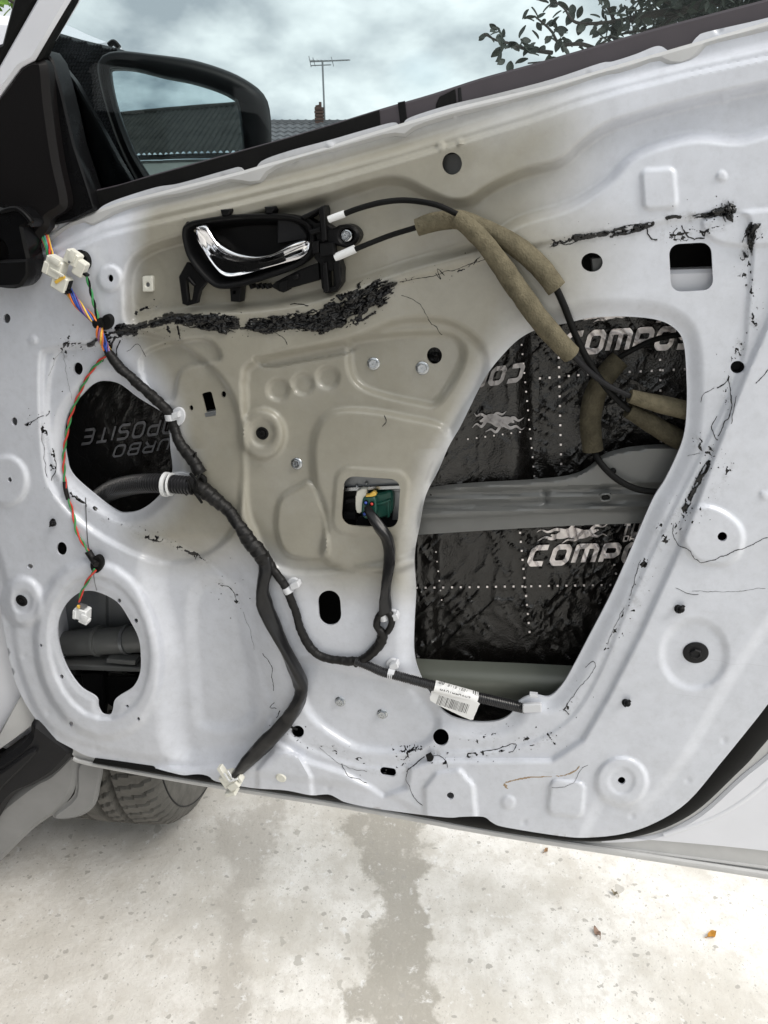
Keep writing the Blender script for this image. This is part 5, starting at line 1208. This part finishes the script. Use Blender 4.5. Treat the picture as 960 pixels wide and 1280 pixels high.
# ------------------------------------------------------------------ wiring harness
har = empty('wiring_harness', 'black taped wiring harness clipped across the bare door, branching to white plugs', 'wiring harness', loc2w(P(137, 440, .01)), -YAW)
HO = np.array(P(137, 440, .01))
def ht(name, m, pts, r, rough=0., on=True, n=10, step=.003, flat=1., parent=None, seed=1, label=None):
    p = path(pts, on, 8, np.mean(r), step)-HO
    rr = np.interp(np.linspace(0, 1, len(p)), np.linspace(0, 1, len(r)), r) if hasattr(r, '__len__') else r
    v, f = tube_vf(p, rr, n, rough=rough, seed=seed, flat=flat); o = mk(name, v, f, M[m], parent or har, smooth=60)
    if label: o['label'] = label
    return o
def taped(pts, r, seed, turns=90, on=True, name='taped_run'):
    """cloth tape wound over the wires: small overlapping steps along the run"""
    p = path(pts, on, 8, np.mean(r), .0008)-HO; n = len(p); rr = np.interp(np.linspace(0, 1, n), np.linspace(0, 1, len(r)), r)
    L = np.r_[0, np.cumsum(np.linalg.norm(np.diff(p, axis=0), axis=1))]
    K = 14; v, f = tube_vf(p, 1.0, K); v = v.reshape(n, K, 3); c = p[:, None, :]; d = v-c
    a = np.arange(K)*2*math.pi/K
    ph = (L[:, None]/.0105+a[None, :]/(2*math.pi)) % 1
    lump = 1+.20*(fbm(L[:, None]/.012+a*0, np.cos(a)[None, :]*1.3+5, seed)-.5)*2+.10*(fbm(L[:, None]/.004+a*0, np.sin(a)[None, :]*2+5, seed+4)-.5)*2
    R = rr[:, None]*lump*(1+.11*ph)
    v = (c+d*R[..., None]).reshape(-1, 3); return mk(name, v, f, M['tape'], har, smooth=50)
taped([(134, 437, .007), (148, 458, .007), (162, 470, .007), (184, 490, .007), (205, 509, .007), (214, 521, .007), (218, 536, .007), (226, 556, .008), (241, 575, .008), (250, 592, .009)], [.0042, .0055, .0056, .0060, .0058, .0050, .0055, .0060, .0066, .0080], 3)
taped([(236, 607, .013), (250, 610, .012), (266, 622, .010), (283, 635, .008), (298, 655, .008), (312, 676, .008), (324, 690, .009), (331, 704, .009)], [.0095, .0088, .0078, .0074, .0072, .0082, .0092, .0085], 7)
taped([(330, 692, .008), (342, 712, .006), (354, 728, .006), (362, 745, .006), (371, 768, .006), (376, 788, .006), (389, 811, .006), (406, 822, .006), (430, 826, .006), (446, 826, .006)], [.0062, .0052, .0050, .0046, .0046, .0048, .0052, .0052, .0050, .0052], 11)
# vinyl sleeves: folded and twisted flat tubing
def sleeve(pts, r, flats, twist, seed, on=True, name='vinyl_sleeve'):
    p = path(pts, on, 8, np.mean(r), .002)-HO; n = len(p); s = np.linspace(0, 1, n); rr = np.interp(s, np.linspace(0, 1, len(r)), r); fl = np.interp(s, np.linspace(0, 1, len(flats)), flats)
    tw = np.interp(s, np.linspace(0, 1, len(twist)), twist)
    K = 18; v, f = tube_vf(p, 1.0, K); v = v.reshape(n, K, 3); d = v-p[:, None, :]
    u = d[:, 0]; b = d[:, K//4+ (0)]; b = d[:, int(K/4)]
    b = np.cross(np.gradient(p, axis=0), u); b /= np.linalg.norm(b, axis=1)[:, None]
    a = np.arange(K)*2*math.pi/K
    fold = 1+.16*np.cos(3*a[None, :]+tw[:, None]*2.2+s[:, None]*9)+.14*(fbm(s[:, None]*n*.002/.02+a*0, np.cos(a)[None, :]*1.4+3, seed)-.5)*2
    cx = np.cos(a)[None, :]*rr[:, None]*fold; cy = np.sin(a)[None, :]*(rr*fl)[:, None]*fold
    ct, st = np.cos(tw)[:, None], np.sin(tw)[:, None]
    X = cx*ct-cy*st; Y = cx*st+cy*ct
    v = p[:, None, :]+u[:, None, :]*X[..., None]+b[:, None, :]*Y[..., None]
    return mk(name, v.reshape(-1, 3), f, M['sleeve'], har, smooth=60)
sleeve([(330, 697, .010), (331, 712, .011), (328, 730, .012), (330, 752, .012), (340, 778, .012), (352, 804, .012), (366, 832, .012), (377, 858, .012), (372, 882, .012), (355, 906, .013), (330, 930, .014), (310, 950, .014), (295, 968, .014)],
       [.007, .0092, .0108, .0106, .0102, .0112, .0118, .0104, .0100, .0118, .0132, .0122, .0098], [.9, .75, .8, .75, .7, .75, .8, .6, .55, .7, .72, .7, .6], [0, .8, 2.0, 1.6, 1.2, 1.0, .9, 2.2, 2.8, 2.4, 2.2, 2.0, 1.9], 5)
sleeve([(459, 634, -.004), (465, 646, .006), (474, 660, .009), (484, 674, .008), (488, 695, .008), (485, 718, .008), (482, 742, .008), (481, 765, .008)], [.0035, .0070, .0095, .0108, .0105, .0098, .0090, .0080], [1, .8, .6, .55, .6, .55, .5, .6], [0, .3, .6, .8, 1.1, 1.5, 1.9, 2.2], 9, False)
taped([(481, 762, .007), (473, 772, .008), (471, 783, .008), (478, 792, .007), (476, 803, .006), (466, 815, .006), (455, 824, .006), (443, 829, .006)], [.0045, .0040, .0040, .0060, .0060, .0055, .0060, .0052], 17)
ht('wire_loop', 'tape', [(481, 762, .006), (489, 770, .008), (489, 781, .008), (484, 790, .007)], .0042, .2)
def conduit(pts, r, on=True, pitch=.0024, name='ribbed_conduit'):
    p = path(pts, on, 8, np.mean(r), .0005)-HO; n = len(p); L = np.r_[0, np.cumsum(np.linalg.norm(np.diff(p, axis=0), axis=1))]
    rr = np.interp(np.linspace(0, 1, n), np.linspace(0, 1, len(r)), r)
    ph = (L/pitch) % 1; rr = rr*np.where(ph < .55, 1.0, .86); v, f = tube_vf(p, rr, 20); return mk(name, v, f, M['conduit'], har, smooth=40)
conduit([(112, 634, -.060), (125, 622, -.045), (142, 612, -.030), (165, 606, -.012), (190, 604, .004), (214, 605, .010), (240, 607, .012)], [.0125, .0125, .0128, .0128, .0122, .0115, .0110], False, .0040)
conduit([(444, 826, .006), (462, 833, .007), (478, 840, .008), (494, 844, .008), (520, 851, .007), (546, 858, .006), (575, 866, .004), (600, 872, .002), (630, 879, -.004), (656, 885, -.010)], [.0055, .0060, .0062, .0062, .0064, .0066, .0066, .0068, .0070, .0070], False)
# knot of tape ties where the thick conduit ends
for pp in ([(238, 592, .016), (246, 602, .022), (244, 616, .016)], [(250, 594, .014), (243, 606, .021), (250, 618, .012)], [(234, 600, .018), (238, 612, .02), (233, 618, .012)], [(240, 612, .014), (248, 622, .018), (252, 628, .012)]):
    ht('tape_tie', 'rubber', pp, .0016, .2, False)
ht('tape_tail', 'rubber', [(242, 575, .010), (243, 568, .012), (245, 566, .014)], .0012, .2)
ht('tape_tail', 'rubber', [(250, 594, .010), (256, 600, .010), (252, 610, .012)], .003, .3)
ht('cable_tie', 'rubber', [(372, 912, .0), (362, 908, .006), (356, 905, .012)], .0016)
# clear ties and clips
def band(x, y, dx, dy, r, wd, m='clear', name='clip_band', h0=None):
    """short collar round a run at (x,y) whose direction is (dx,dy) px"""
    c = P(x, y, (float(Hf(x, y)) if h0 is None else h0)+ (r*.9 if h0 is None else 0)); e = P(x+dx, y+dy, (float(Hf(x, y)) if h0 is None else h0)+(r*.9 if h0 is None else 0)); d = (e-c)/np.linalg.norm(e-c)
    v, f = tube_vf(np.array([c-d*wd*.5, c-d*wd*.45, c+d*wd*.45, c+d*wd*.5])-HO, [r*.96, r*1.1, r*1.1, r*.96], 18); return mk(name, v, f, M[m], har, smooth=40)
def hslab(name, poly, h1, h0, m, bev=.0008, holes=()):
    v, f = slab_vf(poly, h1, h0, bev, holes); return mk(name, np.array(v)-HO, f, M[m], har)
b = band(214, 521, 2, 10, .0068, .0075)
hslab('clip_foot', ell(222, 521, 9, 12, 10), float(Hf(222, 521))+.003, float(Hf(222, 521))-.001, 'clear'); hslab('clip_head', [(214, 517), (222, 515), (223, 522), (215, 525)], .013+float(Hf(214, 520)), float(Hf(214, 520)), 'clear')
band(208, 605.5, 10, 1, .0136, .0045, 'whitepl', 'conduit_ring', .009); band(214, 605.5, 10, 1, .0128, .002, 'whitepl', 'conduit_ring', .010)
hslab('ring_foot', [(214, 592), (228, 590), (237, 593), (236, 597), (214, 598)], float(Hf(225, 594))+.006, float(Hf(225, 594)), 'clear')
for (x, y, dx, dy, r, foot) in ((360, 737, 6, 10, .0062, (366, 730)), (489, 841, 10, 3, .0080, (490, 831)), (480, 771, 3, 8, .0055, (490, 770))):
    band(x, y, dx, dy, r, .0085); hf = float(Hf(*foot)); hslab('clip_foot', ell(foot[0], foot[1], 8, 7), hf+.0035, hf-.001, 'clear')
    hslab('clip_head', rrect(foot[0]+2, foot[1]+3, 11, 8, 2, -20), hf+.011, hf+.001, 'clear')
# coloured wires
def wires(pts, cols, R, turns, name_label=None, r=.0011, on=True):
    p = path(pts, on, 8, R, .0022)-HO; n = len(p); s = np.linspace(0, 1, n)
    V0, _ = tube_vf(p, 1.0, 4); V0 = V0.reshape(n, 4, 3)-p[:, None, :]; u, b = V0[:, 0], V0[:, 1]
    for i, cn in enumerate(cols):
        a = 2*math.pi*i/len(cols)+turns*2*math.pi*s; rad = R*(.35+.65*hsh(i, 2, 3))*(1+.25*np.sin(7*s+i))
        if len(cols) < 3: rad = R*np.ones(n)
        q = p+u*(np.cos(a)*rad)[:, None]+b*(np.sin(a)*rad)[:, None]
        v, f = tube_vf(q, r, 6); mk(cn+'_wire', v, f, M[cn], har, smooth=60)
wires([(48, 280, .010), (54, 294, .012), (60, 308, .013), (67, 326, .014)], ['teal', 'green', 'pink', 'red', 'orange', 'purple', 'blue', 'yellow', 'red'], .0052, .35)
wires([(84, 362, .012), (92, 374, .010), (104, 388, .008), (118, 401, .007), (124, 405, .007), (126, 420, .007), (130, 430, .007), (136, 440, .007)], ['blue', 'orange', 'yellow', 'purple', 'orange', 'blue', 'yellow', 'purple', 'blue'], .0042, 1.3)
wires([(107, 342, .010), (112, 358, .008), (117, 378, .007), (123, 400, .007)], ['green', 'rubber'], .0010, 2.2, r=.0012)
wires([(134, 443, .006), (121, 455, .003), (110, 470, .003), (100, 490, .003), (90, 515, .003), (84, 540, .004), (80, 565, .004), (80, 588, .003), (82, 606, .003), (84, 620, .003), (91, 640, .003), (96, 665, .003), (107, 684, .004), (114, 694, .005)], ['red', 'green'], .0011, 9, r=.0012)
wires([(119, 712, .008), (112, 722, .010), (103, 738, .010), (99, 752, .010)], ['red', 'green'], .0012, 1.2, r=.0013)
ht('tape_wrap', 'tape', [(81, 602, .003), (82, 612, .003), (85, 624, .003)], .0026, .2); ht('tape_wrap', 'tape', [(110, 689, .005), (115, 697, .006), (121, 706, .007)], .0042, .2)
ht('tape_wrap', 'rubber', [(119, 404, .007), (124, 404, .0075), (129, 403, .007)], .0056, .1)
ht('brown_cord', 'smudge', [(107, 622, .001), (108, 650, .001), (110, 680, .001), (113, 690, .002)], .0005); ht('grey_cord', 'steel', [(117, 716, .001), (118, 726, .001), (121, 738, .0)], .0005)
def fitting(x, y, rx, ry, rot, th, m, name):
    hf = float(Hf(x, y)); return hslab(name, ell(x, y, rx, ry, rot), hf+th, hf-.001, m, .0015)
fitting(120, 706, 8, 11, 10, .005, 'rubber', 'grommet'); fitting(132, 403, 7.5, 10, 15, .006, 'rubber', 'grommet')
g = fitting(103, 326, 7.5, 12, -15, .006, 'rubber', 'grommet')
# plugs
def plug_body(parts, label):
    mb = None
    root = None
    for i, (nm, cx, cy, h, rot, w2, h2, dp, m) in enumerate(parts):
        c = np.array(P(cx, cy, h))-HO; a = math.radians(rot); ux = np.array([math.cos(a), 0, -math.sin(a)]); uz = np.array([math.sin(a), 0, math.cos(a)])
        v, f = box_vf(c, ux*w2, np.array([0, dp, 0]), uz*h2)
        if root is None:
            root = mk('connector', v, f, M[m], har, smooth=30); root['label'] = label
        else: mk(nm, v, f, M[m], root, smooth=30)
    return root
plug_body([('', 70, 334, .020, 27, .0098, .0105, .007, 'cream'), ('lower_shell', 77, 353, .0195, 27, .0088, .0085, .0062, 'cream'), ('latch', 59, 334, .024, 27, .0030, .0065, .004, 'cream'), ('latch', 68, 326, .0275, 27, .006, .0035, .0012, 'cream'),
           ('yellow_lock', 75, 349.5, .0262, 62, .0016, .0072, .0008, 'yellow'), ('shell_rib', 84, 358, .018, 27, .003, .008, .004, 'black'), ('shell_step', 71, 340, .0272, 27, .0085, .001, .0012, 'cream'), ('mouth', 81, 362, .019, 27, .0066, .0012, .0045, 'black')], 'large cream plug with yellow lock bar')
plug_body([('', 92, 322, .018, 32, .0075, .0070, .006, 'cream'), ('lower_shell', 101, 335, .017, 32, .0060, .0085, .005, 'cream'), ('latch', 90, 320, .0245, 32, .0032, .0060, .0012, 'cream'), ('window', 87, 327, .0242, 32, .0012, .0018, .0008, 'steel'), ('mouth', 106, 342, .017, 32, .004, .0012, .0035, 'black')], 'smaller cream plug on green wire')
plug_body([('', 103.5, 766, .016, 12, .0088, .0085, .007, 'whitepl'), ('latch', 105, 773, .024, 12, .0045, .0050, .0012, 'whitepl'), ('flange', 95.5, 766, .018, 12, .0020, .0070, .006, 'whitepl'), ('lower_lip', 106, 775, .018, 20, .006, .0025, .006, 'whitepl'), ('yellow_lock', 98, 758.5, .0235, 12, .0018, .0022, .0012, 'yellow'), ('cavity', 103, 757.5, .017, 12, .0055, .0008, .0045, 'steel')], 'small white plug hanging over the speaker opening')
plug_body([('', 287, 973, .020, -28, .0105, .0105, .008, 'cream'), ('flange', 294, 979, .022, -40, .0095, .0052, .008, 'cream'), ('side_wall', 280, 966, .024, -28, .0030, .0120, .005, 'cream'), ('rib', 288, 969, .0285, -28, .0012, .0080, .0010, 'whitepl'), ('rib', 284, 972, .0285, -28, .0012, .0080, .0010, 'whitepl'), ('rib', 292, 975, .0290, 60, .0012, .0070, .0010, 'whitepl'), ('lower_lip', 290, 989, .020, -22, .0085, .0030, .0075, 'cream'), ('latch', 301, 972, .022, -35, .0022, .0045, .005, 'cream')], 'large white plug hanging below the door hem')
ht('blue_wire', 'blue', [(302, 958, .012), (303, 966, .014), (302, 975, .016)], .0012, on=False)
# label flag on the conduit
def flag():
    a = np.array([(542, 857), (552, 860), (575, 866.5), (596, 872)], float)
    p = path([(543, 857.5, .0065), (570, 865, .0045), (597, 872.5, .0025)], False, 8, 0, .003)-HO
    v, f = tube_vf(p, .0076, 24, cap=False); o = mk('paper_label', v, f, M['paper'], har, smooth=60)
    poly = [(539, 868), (542, 863), (570, 871), (597.5, 878), (598, 883), (592.5, 896), (588, 900), (560, 887.5), (538, 876)]
    hh = .0105
    vv, ff = slab_vf(spl(poly, 2, True), hh, hh-.0006, .0002); o2 = mk('label_tail', np.array(vv)-HO, ff, M['paper'], o, smooth=30)
    mb = MB(); rs = random.Random(2); x = 0
    while x < 40:
        wq = rs.choice((.35, .5, .9)); x0 = 549+x*.95; y0 = 869+x*.30
        q = [(x0, y0), (x0+wq, y0+.3), (x0+wq-4.0, y0+11.3), (x0-4.0, y0+11)]; b = len(mb.v)
        X = np.array([i for i, j in q]); Y = np.array([j for i, j in q]); mb.v.extend([tuple(map(float, r)) for r in P(X, Y, hh+.0002)-HO]); mb.f.append((b, b+1, b+2, b+3)); x += wq+rs.choice((.7, .9, 1.3))
    mb.f = [q[::-1] for q in mb.f]; mb.mk('barcode', M['ink'], o, smooth=0)
    # rows of print, upside down as the label hangs
    sfl = lambda x, y: hh+0*x
    mb = MB()
    def tx(s, org, k, rot, surf, li):
        ox, oy = org; cx = 0; c, s_ = math.cos(math.radians(rot)), math.sin(math.radians(rot)); nb = MB()
        for ch in s:
            for st in GLY.get(ch, []):
                def mp(a, b, cx=cx):
                    a2 = (cx+a*.8)*k; b2 = b*k; return ox+a2*c+b2*s_, oy+a2*s_-b2*c
                ribbon(nb, st, .12, mp, surf, li)
            cx += {'M': 1.35, 'I': .2, 'W': 1.3, ' ': .5}.get(ch, 1.0)*.8+.38
        return nb
    def cyl(x, y):
        # front of the wrapped cylinder
        px = np.asarray(x, float); py = np.asarray(y, float); yc = 857+(px-543)*.27; t = np.clip((py-yc-.5)*.00085/.0076, -1, 1); return (.0065-(px-543)/54*.004)+.0076*np.sqrt(np.clip(1-t*t, .02, 1))
    for s, org, k, surf in (('ZAVORATOVA', (588, 871.5), 3.4, cyl), ('22', (556, 852.5), 3.4, cyl), ('1221 2112', (585, 862.5), 2.6, cyl)):
        nb = tx(s, org, k, 196, surf, .0004); nb.v = [tuple(np.array(q)-HO) for q in nb.v]; nb.mk('label_print', M['ink'], o, smooth=0)
flag()
# ------------------------------------------------------------------ remains of butyl sealant
def smear(pts, thick=.0022, dens=.5, seed=1, cell=.8, sx=9, sy=4, m='butyl', label=None, name='sealant_residue', edge=.55):
    p = np.array(pts, float); c = spl(p, 6); x0, y0 = c[:, :2].min(0)-c[:, 2].max()*1.5; x1, y1 = c[:, :2].max(0)+c[:, 2].max()*1.5
    gx, gy = np.meshgrid(np.arange(x0, x1, cell), np.arange(y0, y1, cell)); X = gx.ravel(); Y = gy.ravel()
    d = np.full(X.shape, 9.); al = np.zeros(X.shape); pe = np.zeros(X.shape); acc = 0.
    for i in range(len(c)-1):
        a, b = c[i], c[i+1]; e = b[:2]-a[:2]; L2 = (e**2).sum()+1e-9; t = np.clip(((X-a[0])*e[0]+(Y-a[1])*e[1])/L2, 0, 1)
        wd = a[2]+(b[2]-a[2])*t; q = np.hypot(X-a[0]-t*e[0], Y-a[1]-t*e[1])/wd; mm = q < d
        al = np.where(mm, acc+t*math.sqrt(L2), al); pe = np.where(mm, ((X-a[0])*e[1]-(Y-a[1])*e[0])/math.sqrt(L2), pe); d = np.minimum(d, q); acc += math.sqrt(L2)
    al = al+7*(fbm(X/13, Y/13, seed+2, 2)-.5); pe = pe+5*(fbm(X/9+7, Y/9, seed+3, 2)-.5)
    if dens > .5:
        rag = (fbm(al/9, pe/3.0, seed+21, 3)-.5)*.62+(fbm(al/22, pe/12, seed+22, 2)-.5)*.42+(fbm(X/2.2, Y/2.2, seed+23, 2)-.5)*.16
        holes = ss((fbm(al/11, pe/4.0, seed+31, 3)-.60)/.07)*.5
        s = .55*(.86-d)+rag*.85-holes*(1.0-dens)*2.6-ss((d-1.0)/.3)*.3
    else:
        n1_ = 1-np.abs(2*fbm(al/(11), pe/2.6, seed, 3)-1); n2_ = 1-np.abs(2*fbm(X/8, Y/8, seed+8, 3)-1); n3_ = fbm(al/16, pe/7, seed+9, 2)
        val = .16*n1_+.48*n2_+.45*n3_
        s = val-np.quantile(val[d < 1.1], 1-dens*.8)-ss((d-.6)/.5)*.2
    s = s.reshape(gx.shape); s[d.reshape(gx.shape) > 1.3] = -1; s[0, :] = s[-1, :] = -1; s[:, 0] = s[:, -1] = -1
    AL = al.reshape(gx.shape); PE = pe.reshape(gx.shape)
    ny, nx = s.shape; pos = s > 0; base = Hf(gx, gy)
    hh = base+np.where(pos, (.10+.90*ss(s/.16))*thick*(.22+.95*(1-np.abs(2*fbm(AL/12, PE/4.2, seed+6, 3)-1))**2), -.0006)
    # pull border vertices towards the outline for clean, non-stepped edges
    GX = gx.copy(); GY = gy.copy()
    Q = P(GX, GY, hh).reshape(-1, 3); F = []; used = {}
    ii, jj = np.nonzero(pos[:-1, :-1].astype(int)+pos[1:, :-1]+pos[:-1, 1:]+pos[1:, 1:] >= 2)
    if len(ii) == 0: return None
    for i, j in zip(ii, jj):
        F.append([i*nx+j, (i+1)*nx+j, (i+1)*nx+j+1, i*nx+j+1])
    ids = sorted({k for q in F for k in q}); mp_ = {k: t for t, k in enumerate(ids)}
    V = Q[ids]; F = [tuple(mp_[k] for k in q) for q in F]
    return mk(name, V, F, M[m], door, smooth=70, label=label, kind='stuff' if dens < .5 else None)
for a, b, c, d in SM: smear(a, b, c, d, sx=6 if c < .35 else 9, sy=3 if c < .35 else 5)
smear([(632, 978, 1.4), (660, 972, 1.2), (700, 970, 1.5), (718, 964, 1.2), (724, 958, .8)], .0004, .8, 60, m='rust', label='thin brown line of old sealer near the lower edge')
smear([(626, 976, 3), (634, 984, 3)], .0004, .5, 61, m='rust', label='brown sealer speck near the lower edge')
def strand(pts, r=.00035, m='butyl', wob=2.0, seed=1):
    q = spl(np.array(pts, float), 10); q = resamp(q, 2.5); n = len(q)
    q = q+np.stack([wob*(fbm(np.arange(n)/3., np.full(n, 1.), seed)-.5)*2, wob*(fbm(np.arange(n)/3., np.full(n, 7.), seed+1)-.5)*2], -1)
    v, f = tube_vf(P(q[:, 0], q[:, 1], Hf(q[:, 0], q[:, 1])+.0002), r*(.6+.8*np.random.default_rng(seed).random(n)), 5); mk('sealant_strand', v, f, M[m], door, smooth=180)
ST = [([(842, 655), (842, 672), (850, 683), (862, 688), (868, 698), (880, 703), (905, 695), (960, 672)], .0004), ([(690, 300), (712, 305), (740, 292)], .0004), ([(500, 352), (540, 345), (580, 333), (618, 322)], .0003), ([(545, 342), (552, 350), (546, 336), (556, 345)], .00035),
 ([(592, 330), (600, 320), (586, 334)], .00035), ([(510, 960), (508, 975), (515, 992), (527, 1008)], .0004), ([(530, 945), (518, 955), (508, 966)], .0007), ([(536, 944), (548, 943), (558, 951), (560, 958)], .0004), ([(428, 956), (436, 970), (448, 974), (458, 978)], .0005),
 ([(400, 935), (425, 955), (460, 965)], .0002), ([(328, 817), (338, 828), (341, 850), (342, 864)], .0004), ([(343, 878), (338, 884), (346, 886)], .0004), ([(350, 889), (345, 898)], .0006), ([(275, 731), (288, 734), (294, 748)], .0005), ([(304, 765), (313, 790), (318, 812)], .00018),
 ([(160, 440), (172, 430), (182, 445)], .00022), ([(145, 420), (135, 440), (128, 452)], .0012), ([(150, 425), (146, 440), (150, 455)], .0008), ([(600, 940), (625, 936), (642, 929), (646, 935), (636, 941)], .0005), ([(730, 834), (742, 826), (744, 834), (733, 850), (718, 868), (704, 888)], .0003),
 ([(705, 885), (712, 892)], .0006), ([(808, 285), (812, 297), (822, 300)], .0006), ([(840, 298), (846, 285)], .0005), ([(852, 283), (862, 296), (880, 298)], .0006), ([(893, 484), (880, 492), (876, 503)], .0003), ([(912, 470), (905, 480), (896, 485)], .0006),
 ([(910, 470), (915, 510), (905, 530), (898, 545)], .0005), ([(920, 495), (914, 530)], .0003), ([(945, 480), (958, 465), (970, 455)], .0004), ([(800, 702), (792, 728), (788, 745)], .0003), ([(780, 760), (765, 790), (760, 806)], .00025), ([(845, 735), (860, 742), (872, 743)], .00025),
 ([(865, 739), (910, 739), (958, 735)], .00015), ([(60, 516), (62, 512), (58, 520)], .0004), ([(52, 535), (55, 570), (58, 595)], .0003), ([(66, 560), (70, 585), (64, 600)], .0005), ([(30, 530), (40, 526), (55, 520)], .0004), ([(60, 470), (76, 440), (84, 470), (90, 500)], .00012),
 ([(502, 370), (520, 376), (530, 388), (536, 402)], .0002), ([(534, 400), (541, 405), (548, 414), (553, 418)], .0003), ([(860, 570), (875, 566)], .0002), ([(300, 412), (330, 412), (352, 420), (360, 430)], .0003), ([(362, 381), (372, 379), (386, 382)], .0005), ([(100, 432), (112, 430), (120, 432)], .0003),
 ([(481, 520), (484, 527), (478, 532)], .0004), ([(690, 985), (716, 980), (724, 965), (735, 955)], .00022), ([(895, 520), (890, 540), (897, 550)], .0004)]
for i, (a, r) in enumerate(ST): strand(a, r, seed=i+3)
# tiny specks of grime and butyl strewn over the sheet, too small to tell apart
def specks():
    rs = np.random.default_rng(12); mb = MB()
    for _ in range(420):
        k = rs.integers(0, len(SM)); pts = SM[k][0]; a = pts[rs.integers(0, len(pts))]; x = a[0]+rs.normal()*11; y = a[1]+rs.normal()*9; s = abs(rs.normal())*.45+.25
        if any(sdf(np.array([x]), np.array([y]), l, far=4)[0] > -2 for l in HOLES_L): continue
        t = rs.random()*3; X = x+s*np.array([math.cos(t), math.cos(t+2.1)*1.6, math.cos(t+4.2)]); Y = y+s*np.array([math.sin(t), math.sin(t+2.1)*1.6, math.sin(t+4.2)])
        b = len(mb.v); mb.v.extend([tuple(map(float, r)) for r in P(X, Y, Hf(X, Y)+.0002)]); mb.f.append((b, b+1, b+2))
    mb.mk('sealant_specks', M['butyl'], door, kind='stuff', smooth=0)
specks()
